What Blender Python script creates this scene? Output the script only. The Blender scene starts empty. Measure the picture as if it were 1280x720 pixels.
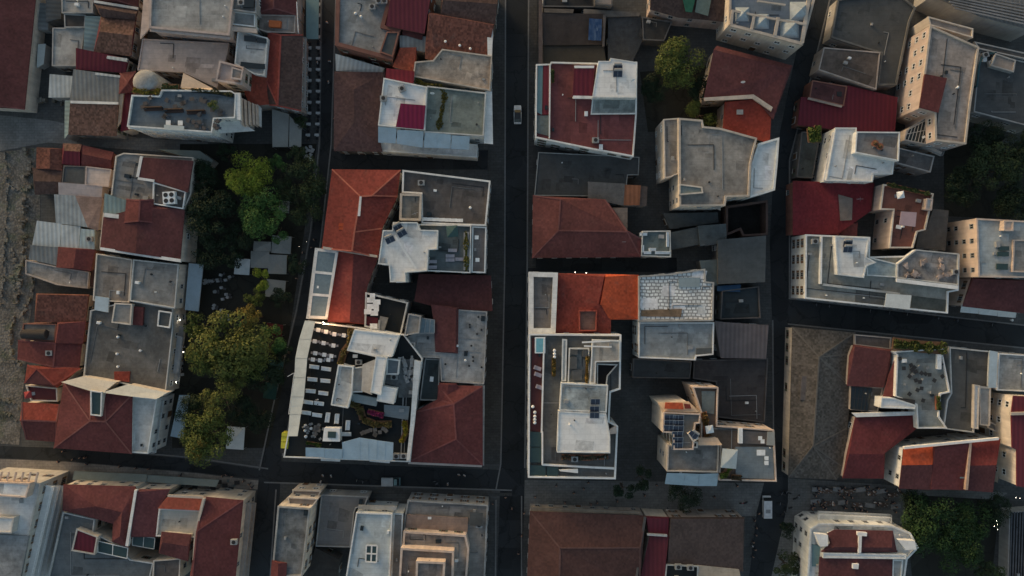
EXPOSURE = 0.87
import bpy, bmesh, math, random
from mathutils import Vector, Matrix
random.seed(7)
scene = bpy.context.scene
COL = scene.collection
CAM_H, MPP = 200.0, 0.18           # camera height; metres per photo pixel on the ground
FR = {'p': (0, 0, 1), 'A': (980, 260, 4.2667), 'C': (1170, 420, 3.43), 'D': (0, 340, 3.27), 'E': (0, 545, 6), 'F': (340, 480, 6.732),
      'G': (800, 470, 4.8), 'H': (220, 290, 6), 'I': (230, 180, 6), 'J': (180, 560, 6), 'K': (370, 570, 4.2667), 'L': (640, 585, 3.765),
      'M': (960, 590, 4), 'N': (340, 390, 6.732), 'Q': (150, 80, 6), 'R': (650, 410, 8), 'S': (650, 500, 6.545), 'U': (660, 0, 5.142),
      'X': (900, 0, 8), 'Y': (1110, 0, 5.54), 'Z': (800, 240, 4)}
for r in range(4):
    for c in range(4):
        FR['%d%d' % (r, c)] = (320 * c, 180 * r, 4)

def pts(s):                         # survey string -> plan points, in photo pixels
    out, f = [], FR['p']
    for tok in s.split():
        if ':' in tok:
            k, tok = tok.split(':'); f = FR[k]
            if not tok: continue
        x, y = tok.split(',')
        out.append((f[0] + float(x) / f[2], f[1] + float(y) / f[2]))
    return out

def P(p, z):                        # true ground position of a surveyed point of known height
    k = MPP * (CAM_H - z) / CAM_H
    return Vector(((p[0] - 640) * k, (360 - p[1]) * k, z))

def W(s, z):
    return [P(p, z) for p in (pts(s) if isinstance(s, str) else s)]

def area(q):
    return sum(q[i][0] * q[(i + 1) % len(q)][1] - q[(i + 1) % len(q)][0] * q[i][1] for i in range(len(q))) / 2

def ccw(q):
    return q if area(q) > 0 else q[::-1]

def offset(q, d):                   # offset a ccw outline outwards by d
    n, out = len(q), []
    for i in range(n):
        a, b, c = q[i - 1], q[i], q[(i + 1) % n]
        e1 = Vector((b.x - a.x, b.y - a.y)).normalized(); e2 = Vector((c.x - b.x, c.y - b.y)).normalized()
        n1 = Vector((e1.y, -e1.x)); n2 = Vector((e2.y, -e2.x))
        m = n1 + n2
        if m.length < 0.3: m = n1.copy()
        else: m = m / max(0.35, m.length_squared / 2)
        out.append(Vector((b.x + m.x * d, b.y + m.y * d, b.z)))
    return out

def inside(q, x, y):
    r, n = False, len(q)
    for i in range(n):
        a, b = q[i], q[i - 1]
        if (a.y > y) != (b.y > y) and x < (b.x - a.x) * (y - a.y) / (b.y - a.y) + a.x:
            r = not r
    return r

# ---------------------------------------------------------------- materials
MATS = {}
def mat(kind, rgb, a=1.0, rough=None):
    key = (kind, tuple(rgb), a, rough)
    if key in MATS: return MATS[key]
    m = bpy.data.materials.new(kind); m.use_nodes = True
    nt = m.node_tree; N, L = nt.nodes, nt.links
    bs = N['Principled BSDF']
    bs.inputs['Specular IOR Level'].default_value = 0.25
    bs.inputs['Roughness'].default_value = rough if rough is not None else 0.85
    geo = N.new('ShaderNodeNewGeometry')
    def noise(scale, detail=5, vec=None, rgh=0.6):
        n = N.new('ShaderNodeTexNoise'); n.inputs['Scale'].default_value = scale; n.inputs['Detail'].default_value = detail
        n.inputs['Roughness'].default_value = rgh
        L.new(vec or geo.outputs['Position'], n.inputs['Vector']); return n.outputs['Fac']
    def rng(v, a0, a1, b0, b1):
        n = N.new('ShaderNodeMapRange'); n.inputs[1].default_value = a0; n.inputs[2].default_value = a1
        n.inputs[3].default_value = b0; n.inputs[4].default_value = b1; L.new(v, n.inputs[0]); return n.outputs[0]
    def math_(op, u, v):
        n = N.new('ShaderNodeMath'); n.operation = op
        for i, s in enumerate((u, v)):
            if isinstance(s, (int, float)): n.inputs[i].default_value = s
            else: L.new(s, n.inputs[i])
        return n.outputs[0]
    def mixc(f, c1, c2):
        n = N.new('ShaderNodeMix'); n.data_type = 'RGBA'; L.new(f, n.inputs[0])
        for i, s in ((6, c1), (7, c2)):
            if isinstance(s, (tuple, list)): n.inputs[i].default_value = (*s[:3], 1)
            else: L.new(s, n.inputs[i])
        return n.outputs[2]
    def scale_c(c, f):
        n = N.new('ShaderNodeVectorMath'); n.operation = 'SCALE'
        if isinstance(c, (tuple, list)): n.inputs[0].default_value = c[:3]
        else: L.new(c, n.inputs[0])
        L.new(f, n.inputs['Scale']); return n.outputs[0]
    def bump(h, st, dist=0.05):
        n = N.new('ShaderNodeBump'); n.inputs['Strength'].default_value = st; n.inputs['Distance'].default_value = dist
        L.new(h, n.inputs['Height']); L.new(n.outputs[0], bs.inputs['Normal'])
    def uvv(sx, sy):
        u = N.new('ShaderNodeUVMap'); mp = N.new('ShaderNodeMapping'); mp.inputs['Scale'].default_value = (sx, sy, 1)
        L.new(u.outputs[0], mp.inputs[0]); return mp.outputs[0]
    lum = sum(rgb) / 3; hs = .65 + 1.1 * ((rgb[0] * 7919 + rgb[1] * 104729 + rgb[2] * 1299709 + a * 31) % 1.0)
    grey = tuple(0.5 * c + 0.5 * lum for c in rgb)
    if kind == 'tile':              # fired clay tiles: each tile its own tone, ribs down the slope, lichen
        v = uvv(2.6, 2.2)
        fl = N.new('ShaderNodeVectorMath'); fl.operation = 'FLOOR'; L.new(v, fl.inputs[0])
        wn = N.new('ShaderNodeTexWhiteNoise'); wn.noise_dimensions = '2D'; L.new(fl.outputs[0], wn.inputs[0])
        f = math_('MULTIPLY', rng(wn.outputs[0], 0, 1, 1 - 0.24 * a, 1 + 0.24 * a), rng(noise(0.22, 6), 0.3, 0.7, 0.8, 1.18))
        f = math_('MULTIPLY', f, rng(noise(1.6, 4), 0.25, 0.75, 1 - 0.22 * a, 1 + 0.22 * a))
        lich = rng(noise(0.5, 8, rgh=0.7), 0.55, 0.75, 0, 0.38 * a)
        c = mixc(lich, tuple(rgb), (lum * 1.15 + 0.015, lum * 0.98 + 0.012, lum * 0.85 + 0.01))
        col = scale_c(c, f)
        wv = N.new('ShaderNodeTexWave'); wv.inputs['Scale'].default_value = 0.55; wv.inputs['Distortion'].default_value = 0.4
        L.new(uvv(2.6, 0.05), wv.inputs[0]); bump(wv.outputs['Fac'], 0.3, 0.05)
    elif kind == 'flat':            # roof screed / membrane: puddle stains, patches, grime
        f = math_('MULTIPLY', rng(noise(0.2 * hs, 8, rgh=0.68), 0.34, 0.66, 1 - 0.3 * a, 1 + 0.18 * a), rng(noise(1.1, 6), 0.3, 0.7, 1 - 0.15 * a, 1 + 0.12 * a))
        st = rng(noise(0.45 / hs, 9, rgh=0.75), 0.55, 0.68, 0, 0.5 * a)
        c = mixc(st, tuple(rgb), tuple(x * 0.48 for x in grey))
        br = N.new('ShaderNodeTexBrick'); br.inputs['Scale'].default_value = 0.23; br.inputs['Mortar Size'].default_value = 0.012
        br.inputs['Color1'].default_value = (1, 1, 1, 1); br.inputs['Color2'].default_value = (0.95, 0.95, 0.95, 1); br.inputs['Mortar'].default_value = (0.88, 0.88, 0.88, 1)
        L.new(uvv(1, 1), br.inputs[0])
        mm = N.new('ShaderNodeVectorMath'); mm.operation = 'MULTIPLY'; L.new(scale_c(c, f), mm.inputs[0]); L.new(br.outputs[0], mm.inputs[1])
        col = mm.outputs[0]; bump(noise(3, 4), 0.25)
    elif kind == 'metal':           # ribbed sheet
        wv = N.new('ShaderNodeTexWave'); wv.inputs['Scale'].default_value = 0.33; L.new(uvv(1, 0.02), wv.inputs[0])
        f = math_('MULTIPLY', rng(wv.outputs['Fac'], 0, 1, 0.84, 1.1), rng(noise(0.3, 6), 0.3, 0.7, 1 - 0.3 * a, 1 + 0.2 * a))
        st = rng(noise(0.9, 7, rgh=0.7), 0.56, 0.75, 0, 0.45 * a)
        col = scale_c(mixc(st, tuple(rgb), (lum * 0.75, lum * 0.6, lum * 0.5)), f); bump(wv.outputs['Fac'], 0.4)
        bs.inputs['Roughness'].default_value = rough or 0.6
    elif kind == 'plaster':         # rendered wall with rain streaks
        mp = N.new('ShaderNodeMapping'); mp.inputs['Scale'].default_value = (1.2, 1.2, 0.12); L.new(geo.outputs['Position'], mp.inputs[0])
        f = math_('MULTIPLY', rng(noise(0.8, 6, mp.outputs[0]), 0.3, 0.7, 1 - 0.2 * a, 1 + 0.12 * a), rng(noise(0.35, 6), 0.3, 0.7, 0.84, 1.1))
        st = rng(noise(1.2, 7, rgh=0.7), 0.58, 0.74, 0, 0.4 * a)
        col = scale_c(mixc(st, tuple(rgb), tuple(x * 0.6 for x in grey)), f)
    elif kind == 'blocks':          # white insulation blocks with dark joints
        br = N.new('ShaderNodeTexBrick'); br.inputs['Scale'].default_value = 1; br.inputs['Mortar Size'].default_value = 0.14; br.inputs['Mortar Smooth'].default_value = 0.3
        br.inputs['Brick Width'].default_value = 1.0; br.inputs['Row Height'].default_value = 0.72; br.offset = 0.37
        d = N.new('ShaderNodeVectorMath'); d.operation = 'MULTIPLY_ADD'
        nn = N.new('ShaderNodeTexNoise'); nn.inputs['Scale'].default_value = 0.35; L.new(geo.outputs['Position'], nn.inputs[0])
        L.new(nn.outputs['Color'], d.inputs[0]); d.inputs[1].default_value = (.7, .7, 0); L.new(uvv(1, 1), d.inputs[2])
        L.new(d.outputs[0], br.inputs[0])
        br.inputs['Color1'].default_value = (*rgb, 1); br.inputs['Color2'].default_value = (*[x * 0.8 for x in rgb], 1); br.inputs['Mortar'].default_value = (*[x * 0.34 for x in rgb], 1)
        col = scale_c(br.outputs[0], rng(noise(0.4, 5), 0.3, 0.7, 0.8, 1.15)); bump(br.outputs['Fac'], -0.4)
    elif kind == 'leaf':
        v = noise(1.1, 3); w = noise(0.25, 3)
        c = mixc(rng(v, 0.3, 0.7, 0, 1), tuple(x * 0.45 for x in rgb), tuple(x * 1.35 for x in rgb))
        col = scale_c(c, rng(w, 0.3, 0.7, 0.7, 1.2)); bs.inputs['Roughness'].default_value = 0.7
    elif kind == 'paving':
        br = N.new('ShaderNodeTexBrick'); br.inputs['Scale'].default_value = 1; br.inputs['Brick Width'].default_value = 1.2; br.inputs['Row Height'].default_value = 0.6; br.inputs['Mortar Size'].default_value = 0.03
        br.inputs['Color1'].default_value = (*rgb, 1); br.inputs['Color2'].default_value = (*[x * 0.82 for x in rgb], 1); br.inputs['Mortar'].default_value = (*[x * 0.6 for x in rgb], 1)
        L.new(geo.outputs['Position'], br.inputs[0])
        f = math_('MULTIPLY', rng(noise(0.12, 7), 0.3, 0.7, 0.7, 1.25), rng(noise(1.5, 6, rgh=0.7), 0.3, 0.7, 0.8, 1.15))
        col = scale_c(br.outputs[0], f)
    elif kind == 'rubble':
        vo = N.new('ShaderNodeTexVoronoi'); vo.inputs['Scale'].default_value = 2.2; L.new(geo.outputs['Position'], vo.inputs[0])
        f = math_('MULTIPLY', rng(vo.outputs['Distance'], 0, 0.8, 1.2, 0.6), rng(noise(0.25, 8, rgh=0.7), 0.3, 0.7, 0.5, 1.5))
        g = rng(noise(0.3, 6), 0.52, 0.66, 0, 0.6)
        col = scale_c(mixc(g, tuple(rgb), (rgb[0] * 0.55, rgb[1] * 0.7, rgb[2] * 0.45)), f); bump(vo.outputs['Distance'], 0.7, 0.12)
    elif kind == 'asphalt':
        f = math_('MULTIPLY', rng(noise(0.1, 6), 0.3, 0.7, 0.75, 1.25), rng(noise(4, 5), 0.2, 0.8, 0.8, 1.2))
        vo = N.new('ShaderNodeTexVoronoi'); vo.feature = 'DISTANCE_TO_EDGE'; vo.inputs['Scale'].default_value = 0.16; nn = N.new('ShaderNodeTexNoise'); nn.inputs['Scale'].default_value = 0.5; L.new(geo.outputs['Position'], nn.inputs[0])
        ad = N.new('ShaderNodeVectorMath'); ad.operation = 'MULTIPLY_ADD'; L.new(nn.outputs['Color'], ad.inputs[0]); ad.inputs[1].default_value = (3, 3, 0); L.new(geo.outputs['Position'], ad.inputs[2]); L.new(ad.outputs[0], vo.inputs['Vector'])
        f = math_('MULTIPLY', f, rng(vo.outputs['Distance'], 0.0, 0.03, 0.55, 1))
        v2 = N.new('ShaderNodeTexVoronoi'); v2.distance = 'CHEBYCHEV'; v2.inputs['Scale'].default_value = 0.12; L.new(geo.outputs['Position'], v2.inputs['Vector']); sc = N.new('ShaderNodeSeparateColor'); L.new(v2.outputs['Color'], sc.inputs[0])
        f = math_('MULTIPLY', f, rng(sc.outputs[0], 0.0, 1.0, 0.75, 1.3))
        col = scale_c(tuple(rgb), f); bs.inputs['Roughness'].default_value = 0.75
    elif kind == 'stripe':          # awning cloth, seams across
        f = math_('MULTIPLY', rng(noise(0.5, 5), 0.3, 0.7, 0.88, 1.08), rng(noise(3, 4), 0.3, 0.7, 0.94, 1.05))
        col = scale_c(tuple(rgb), f)
    else:                           # 'plain': small painted or moulded things
        f = rng(noise(1.5, 4), 0.3, 0.7, 0.85, 1.1); col = scale_c(tuple(rgb), f)
        if kind == 'glass':
            bs.inputs['Roughness'].default_value = rough or 0.12; bs.inputs['Specular IOR Level'].default_value = 0.5
        if kind == 'steel':
            bs.inputs['Metallic'].default_value = 0.7; bs.inputs['Roughness'].default_value = 0.4
        if kind == 'paint': bs.inputs['Roughness'].default_value = 0.3; bs.inputs['Specular IOR Level'].default_value = 0.5
        if kind == 'lamp':
            bs.inputs['Emission Color'].default_value = (*rgb, 1); bs.inputs['Emission Strength'].default_value = a
    L.new(col, bs.inputs['Base Color'])
    MATS[key] = m; return m

T_ = lambda r, g, b, a=1.0: mat('tile', (r, g, b), a)
F_ = lambda r, g, b, a=1.0: mat('flat', (r, g, b), a)
PL = lambda r, g, b, a=1.0: mat('plaster', (r, g, b), a)
MT = lambda r, g, b, a=1.0: mat('metal', (r, g, b), a)
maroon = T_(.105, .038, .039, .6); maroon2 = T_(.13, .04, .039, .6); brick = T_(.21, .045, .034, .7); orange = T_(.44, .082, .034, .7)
brown = T_(.15, .083, .062, 1.4); dkbrown = T_(.082, .052, .046, 1); redbrown = T_(.155, .062, .046, 1.3); dkmaroon = T_(.075, .026, .026, .6)
crimson = mat('metal', (.125, .018, .03), .4); crimson2 = mat('metal', (.24, .026, .035), .6); wine = mat('metal', (.13, .03, .045), .5)
white = F_(.75, .755, .73, .6); white2 = F_(.82, .825, .8, .4); pale = F_(.53, .54, .52, .9); cream = F_(.52, .46, .39, .7); beige = F_(.34, .29, .25, .9)
grey = F_(.27, .266, .252, 1); lgrey = F_(.38, .38, .362, 1); tan = F_(.27, .24, .21, 1); dkgrey = F_(.085, .092, .093, .8); taupe = F_(.125, .112, .105, 1); dktaupe = F_(.075, .066, .06, .9)
bluegrey = F_(.15, .18, .2, .7); teal = MT(.2, .28, .285, .8); terracotta = F_(.2, .085, .065, .8); redfloor = F_(.17, .058, .06, 1); black = F_(.018, .022, .024, .5)
pinkish = F_(.56, .475, .425, .6); mint = F_(.2, .235, .215, 1); palemetal = MT(.46, .5, .5, .8); gmetal = MT(.2, .215, .215, 1); dmetal = MT(.09, .098, .1, .8); rust = MT(.3, .12, .06, 1)
wwhite = PL(.7, .72, .7); wcream = PL(.62, .56, .48); wpink = PL(.5, .42, .38); wgrey = PL(.36, .36, .35); wtan = PL(.42, .37, .33); wbrick = PL(.25, .12, .09); wdark = PL(.13, .125, .12); wpeach = PL(.6, .49, .41)
cloth = mat('stripe', (.5, .55, .54)); clothw = mat('stripe', (.62, .66, .65)); clothg = mat('stripe', (.3, .31, .29)); clothteal = mat('stripe', (.17, .27, .28)); clothblue = mat('stripe', (.4, .5, .56)); clothpink = mat('stripe', (.42, .31, .33)); clothgreen = mat('stripe', (.2, .24, .23))
gdark = mat('glass', (.02, .028, .032)); gblue = mat('glass', (.16, .22, .25), 1, .25); gteal = mat('glass', (.035, .065, .065), 1, .3); gpanel = mat('glass', (.03, .04, .065), 1, .35)
pwhite = mat('plain', (.8, .82, .81)); pgrey = mat('plain', (.3, .31, .31)); pdark = mat('plain', (.035, .037, .04)); pwood = mat('plain', (.16, .09, .05)); pgreen = mat('plain', (.03, .09, .06)); pblue = mat('plain', (.03, .07, .16)); pred = mat('plain', (.3, .03, .03)); pyellow = mat('plain', (.55, .52, .06)); steel = mat('steel', (.4, .42, .43)); pterra = mat('plain', (.3, .12, .07)); pskin = mat('plain', (.4, .25, .18)); pnavy = mat('plain', (.03, .035, .06)); porange = mat('plain', (.5, .16, .04))

# ---------------------------------------------------------------- mesh helpers
class MB:
    def __init__(s): s.v, s.f, s.m = [], [], []
    def face(s, q, m=0):
        i = len(s.v); s.v += [Vector(p) for p in q]; s.f.append(tuple(range(i, i + len(q)))); s.m.append(m)
    def prism(s, q, z0, z1, m=0, top=True, mtop=None, bottom=False):
        n = len(q)
        for i in range(n):
            a, b = q[i], q[(i + 1) % n]
            s.face([(a.x, a.y, z0), (b.x, b.y, z0), (b.x, b.y, z1), (a.x, a.y, z1)], m)
        if top: s.face([(p.x, p.y, z1) for p in q], m if mtop is None else mtop)
        if bottom: s.face([(p.x, p.y, z0) for p in reversed(q)], m)
    def box(s, x0, x1, y0, y1, z0, z1, m=0):
        s.prism([Vector((x0, y0, 0)), Vector((x1, y0, 0)), Vector((x1, y1, 0)), Vector((x0, y1, 0))], z0, z1, m, bottom=True)
    def ring(s, outer, inner, z0, z1, m=0):
        n = len(outer)
        for i in range(n):
            j = (i + 1) % n
            a, b, c, d = outer[i], outer[j], inner[j], inner[i]
            s.face([(a.x, a.y, z0), (b.x, b.y, z0), (b.x, b.y, z1), (a.x, a.y, z1)], m)
            s.face([(c.x, c.y, z0), (d.x, d.y, z0), (d.x, d.y, z1), (c.x, c.y, z1)], m)
            s.face([(a.x, a.y, z1), (b.x, b.y, z1), (c.x, c.y, z1), (d.x, d.y, z1)], m)
    def tube(s, a, b, r0, r1=None, n=6, m=0, cap=True):
        a, b = Vector(a), Vector(b); r1 = r0 if r1 is None else r1
        d = (b - a).normalized(); u = d.orthogonal().normalized(); w = d.cross(u)
        A = [a + (u * math.cos(t) + w * math.sin(t)) * r0 for t in [2 * math.pi * k / n for k in range(n)]]
        B = [b + (u * math.cos(t) + w * math.sin(t)) * r1 for t in [2 * math.pi * k / n for k in range(n)]]
        for k in range(n): s.face([A[k], A[(k + 1) % n], B[(k + 1) % n], B[k]], m)
        if cap: s.face(B, m); s.face(A[::-1], m)
    def bar(s, a, b, w, h, m=0):    # strip of width w and height h whose top centre line runs a -> b
        a, b = Vector(a), Vector(b); d = b - a
        t = Vector((-d.y, d.x, 0));
        if t.length < 1e-5: return
        t = t.normalized() * w / 2; k = Vector((0, 0, h))
        q = [a + t, a - t, b - t, b + t]
        s.face([q[0], q[1], q[2], q[3]], m)
        for i in range(4):
            p, r = q[i], q[(i + 1) % 4]; s.face([p, p - k, r - k, r], m)
    def dome(s, c, r, h, n=16, k=5, m=0):
        rings = []
        for j in range(k + 1):
            t = math.pi / 2 * j / k
            rings.append([Vector((c[0] + r * math.cos(t) * math.cos(2 * math.pi * i / n), c[1] + r * math.cos(t) * math.sin(2 * math.pi * i / n), c[2] + h * math.sin(t))) for i in range(n)])
        for j in range(k):
            for i in range(n):
                q = [rings[j][i], rings[j][(i + 1) % n], rings[j + 1][(i + 1) % n], rings[j + 1][i]]
                s.face(q if j < k - 1 else q[:3], m)
    def mesh(s, name, mats, base=Vector((0, 0, 0)), smooth=False):
        me = bpy.data.meshes.new(name)
        me.from_pydata([v - base for v in s.v], [], s.f)
        for m in mats: me.materials.append(m)
        me.polygons.foreach_set('material_index', s.m)
        if smooth: me.polygons.foreach_set('use_smooth', [True] * len(s.f))
        me.update()
        uv = me.uv_layers.new(name='UVMap').data
        for p in me.polygons:
            n = p.normal
            if abs(n.z) > 0.985: t, w = Vector((1, 0, 0)), Vector((0, 1, 0))
            else: t = Vector((-n.y, n.x, 0)).normalized(); w = n.cross(t)
            for li in p.loop_indices:
                co = me.vertices[me.loops[li].vertex_index].co + base
                uv[li].uv = (co.dot(t), co.dot(w))
        return me
    def obj(s, name, mats, parent=None, base=Vector((0, 0, 0)), smooth=False):
        o = bpy.data.objects.new(name, s.mesh(name, mats if isinstance(mats, (list, tuple)) else [mats], base, smooth))
        COL.objects.link(o)
        if parent: o.parent = parent
        return o

def tag(o, label, cat, group=None):
    o['label'] = label; o['category'] = cat
    if group: o['group'] = group
    return o
def thing(name, label, cat, loc=(0, 0, 0), rz=0, group=None):
    o = bpy.data.objects.new(name, None); COL.objects.link(o); o.location = loc; o.rotation_euler.z = rz
    o.empty_display_size = 0.3
    return tag(o, label, cat, group)
def struct(name, mb, m, kind='structure'):
    o = mb.obj(name, m); o['kind'] = kind; return o
def copy_tree(o, parent=None):
    c = o.copy(); COL.objects.link(c); c.parent = parent
    for ch in list(KIDS.get(o.name, [])): copy_tree(bpy.data.objects[ch], c)
    return c
KIDS = {}

# ---------------------------------------------------------------- buildings
ROOFS = []; VOLS = []            # (outline, z0, z1) of every volume, for heights and window exposure
FACADES = []         # (building, parent part, outline, z0, z1)
NJ = [0]
def jit():
    NJ[0] += 1; return (NJ[0] * 7 % 41) * 0.009
class B:
    def __init__(s, label, wall, name='house', cat='house', group=None):
        s.label, s.wall, s.name, s.cat, s.group, s.root, s.nwin = label, wall, name, cat, group, None, 0
    def start(s, q):
        if s.root is None:
            c = sum(q, Vector()) / len(q); s.base = Vector((c.x, c.y, 0))
            s.root = thing(s.name, s.label, s.cat, s.base, 0, s.group)
    def part(s, name, mb, m, parent=None, smooth=False):
        return mb.obj(name, m, parent or s.root, s.base, smooth)
    def walls(s, q, z0, z, part, wall, win):
        mb = MB(); mb.prism(q, z0, z, 0, top=False)
        w = s.part(part, mb, wall or s.wall)
        VOLS.append((q, z0, z))
        if win: FACADES.append((s, None if part == 'wall' else w, q, z0, z))
        return w
    def flat(s, o, z, roof, par=0.5, t=0.22, pm=None, z0=0.0, part='wall', wall=None, win=True):
        z += jit(); q = ccw(W(o, z)); s.start(q)
        w = s.walls(q, z0, z, part, wall, win)
        up = None if part == 'wall' else w
        mb = MB(); mb.face(q); s.part('roof', mb, roof, up); ROOFS.append((s, up, q, z, roof))
        if par > 0:
            mb = MB(); mb.ring(offset(q, 0.04), offset(q, -t), z - 0.12, z + par)
            s.part('parapet', mb, pm or wall or s.wall, up)
        return s
    def wing(s, part, o, z, roof, z0, par=0.25, t=0.25, wall=None, pm=None, win=False):
        return s.flat(o, z, roof, par, t, pm, z0, part, wall, win)
    def tile(s, o, z, ridge, rise, roof, z0=0.0, part='wall', wall=None, win=True, over=0.25, alt=None, caps=True, cap=None):
        z += jit(); q = W(o, z); r = W(ridge, z + rise)
        if area(q) < 0: q = q[::-1]
        s.start(q)
        w = s.walls(q, z0, z, part, wall, win); up = None if part == 'wall' else w
        e = offset(q, over); n = len(q)
        near = [min(range(len(r)), key=lambda j: (r[j].xy - p.xy).length) for p in q]
        mb = MB(); cp = MB()
        for i in range(n):
            k = (i + 1) % n; a, b = near[i], near[k]
            f = [e[i], e[k]] + [r[j] for j in (range(b, a - 1, -1) if b >= a else range(b, a + 1))]
            mi = 0
            if alt: mi = alt.get(i, 0)
            mb.face(f, mi)
            x, y = e[i], e[k]; d = Vector((0, 0, 0.22)); mb.face([x - d, y - d, y, x], 0)
            h = r[near[i]]
            if (h.xy - q[i].xy).length > 1.2: cp.bar(e[i] + Vector((0, 0, .07)), h + Vector((0, 0, .09)), 0.3, 0.12)
        for j in range(len(r) - 1): cp.bar(r[j] + Vector((0, 0, .1)), r[j + 1] + Vector((0, 0, .1)), 0.36, 0.14)
        s.part('roof', mb, roof if isinstance(roof, list) else [roof], up)
        if caps and cp.f: s.part('ridge', cp, cap or capfor(roof if not isinstance(roof, list) else roof[0]), up)
        return s
    def shed(s, o, z, dz, roof, z0=0.0, part='wall', wall=None, win=True, over=0.12):   # lean-to: dz gives the rise at each corner
        z += jit(); p = W(o, z); s.start(p)
        if area(p) < 0: p = p[::-1]; dz = dz[::-1]
        w = s.walls(p, z0, z, part, wall, win); up = None if part == 'wall' else w
        e = offset(p, over); mb = MB(); n = len(p)
        tp = [Vector((a.x, a.y, z + 0.03 + h)) for a, h in zip(e, dz)]
        if n > 4:
            cc = sum(tp, Vector()) / n
            for i in range(n): mb.face([tp[i], tp[(i + 1) % n], cc])
        else: mb.face(tp)
        for i in range(n):
            k = (i + 1) % n
            mb.face([(e[i].x, e[i].y, z - 0.1), (e[k].x, e[k].y, z - 0.1), tp[k], tp[i]])
        s.part('roof', mb, roof, up); return s
    def slab(s, part, o, z, th, m, bottom=True):
        z += jit() * 0.3; q = ccw(W(o, z)); s.start(q); mb = MB(); mb.prism(q, z - th, z, bottom=bottom); s.part(part, mb, m); return s
    def awn(s, o, z1, z2, m, part='awning'):       # o: two points on the high edge, two on the low edge
        p = pts(o); q = [P(p[0], z1), P(p[1], z1), P(p[2], z2), P(p[3], z2)]; s.start(q)
        mb = MB(); d = Vector((0, 0, 0.1)); mb.face(q)
        for i in range(4): mb.face([q[i], q[i] - d, q[(i + 1) % 4] - d, q[(i + 1) % 4]])
        mb.face([x - d for x in q[::-1]])
        v = Vector((0, 0, 0.35)); mb.face([q[2], q[3], q[3] - v, q[2] - v])
        for t in (0.0, 0.5, 1.0):
            mb.bar(q[0].lerp(q[1], t) + d * .3, q[3].lerp(q[2], t) + d * .3, 0.09, 0.06)
        s.part(part, mb, m); return s
    def rail(s, o, z, m=None, h=1.0, closed=False, part='railing'):
        q = W(o, z); s.start(q); mb = MB(); k = Vector((0, 0, h))
        seg = list(zip(q, q[1:])) + ([(q[-1], q[0])] if closed else [])
        for a, b in seg:
            mb.bar(a + k, b + k, 0.09, 0.07); mb.bar(a + k * .5, b + k * .5, 0.05, 0.05)
            n = max(1, int((b - a).length / 1.5))
            for i in range(n + 1): c = a.lerp(b, i / n); mb.tube(c, c + k, 0.035, n=4)
        s.part(part, mb, m or pwhite); return s
    def glassroof(s, part, o, z, nx, ny, glass, frame, bw=0.16):   # four-cornered glazed panel with glazing bars
        z += jit() * .3; p = W(o, z); s.start(p); mb = MB(); mb.prism(ccw(p), z - 0.12, z, bottom=True); g = s.part(part, mb, glass)
        fb = MB(); up = Vector((0, 0, .08))
        for i in range(nx + 1): t = i / nx; fb.bar(p[0].lerp(p[1], t) + up, p[3].lerp(p[2], t) + up, bw, 0.1)
        for j in range(ny + 1): t = j / ny; fb.bar(p[0].lerp(p[3], t) + up * 1.1, p[1].lerp(p[2], t) + up * 1.1, bw, 0.1)
        s.part('frame', fb, frame, g); return s
    def balcony(s, a, b, z, depth, m, rm=None):   # slab with rail along the facade line a-b (photo points at height z); depth to the right of a->b
        p, q = P(pts(a)[0], z), P(pts(b)[0], z); s.start([p, q]); d = q - p; n = Vector((d.y, -d.x, 0)).normalized() * depth
        mb = MB(); mb.prism(ccw([p, q, q + n, p + n]), z - 0.18, z, bottom=True); w = s.part('balcony', mb, m)
        r = MB(); k = Vector((0, 0, 1))
        for x, y in ((p, p + n), (p + n, q + n), (q + n, q)):
            r.bar(x + k, y + k, 0.1, 0.08); r.bar(x + k * .5, y + k * .5, 0.05, 0.05)
            c = max(1, int((y - x).length / .8))
            for i in range(c + 1): e = x.lerp(y, i / c); r.tube(e, e + k, 0.03, n=4)
        s.part('railing', r, rm or pgrey, w); return s
    def chimney(s, at, z0, z1, w=0.8, m=None):
        c = P(pts(at)[0], z1); mb = MB(); mb.box(c.x - w / 2, c.x + w / 2, c.y - w / 2, c.y + w / 2, z0, z1); mb.box(c.x - w / 2 - .1, c.x + w / 2 + .1, c.y - w / 2 - .1, c.y + w / 2 + .1, z1, z1 + .15); s.part('chimney', mb, m or s.wall); return s
def capfor(m):
    for k, v in MATS.items():
        if v is m: return T_(*[x * 1.25 + .012 for x in k[1]], .4)
    return maroon2

def zat(p, skip=0.0):
    best = 0.0
    for q, z0, z in VOLS:
        w = P(p, z)
        if z > best and inside(q, w.x, w.y): best = z
    return best
# ================================================================ buildings, left part of the town
S = 'market_shed'
b = B('long hall with one big smooth maroon roof and a cream side wall', wcream, 'market_hall', 'hall')
b.tile('00:-240,-60 178,-60 118,540 -240,520', 5.5, '00:-70,-60 -80,520', 1.6, maroon, win=False)
b.awn('00:178,-40 150,270 160,270 188,-40', 5.1, 4.9, cream, 'ledge')
B('flat grey felt roof shed with dark yards round it, beside the maroon hall', wgrey, S, 'shed').flat('00:265,140 425,140 400,330 262,330', 5, lgrey, .2)
B('small brownish flat roof between two grey sheds, a white box beside it', wgrey, S, 'shed').flat('00:322,70 430,75 425,138 324,138', 5.6, dktaupe, .15)
B('grey flat roof cut by the top edge of the photo, above the brownish flat roof', wgrey, S, 'shed').flat('00:310,-60 470,-60 466,66 312,66', 6.2, lgrey, .3)
B('narrow lean-to with a dark slate roof next to the hall with cream wall', wdark, S, 'shed').shed('00:240,-40 304,-40 302,90 240,110', 3.6, [.6, 0, 0, .6], dmetal)
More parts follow.
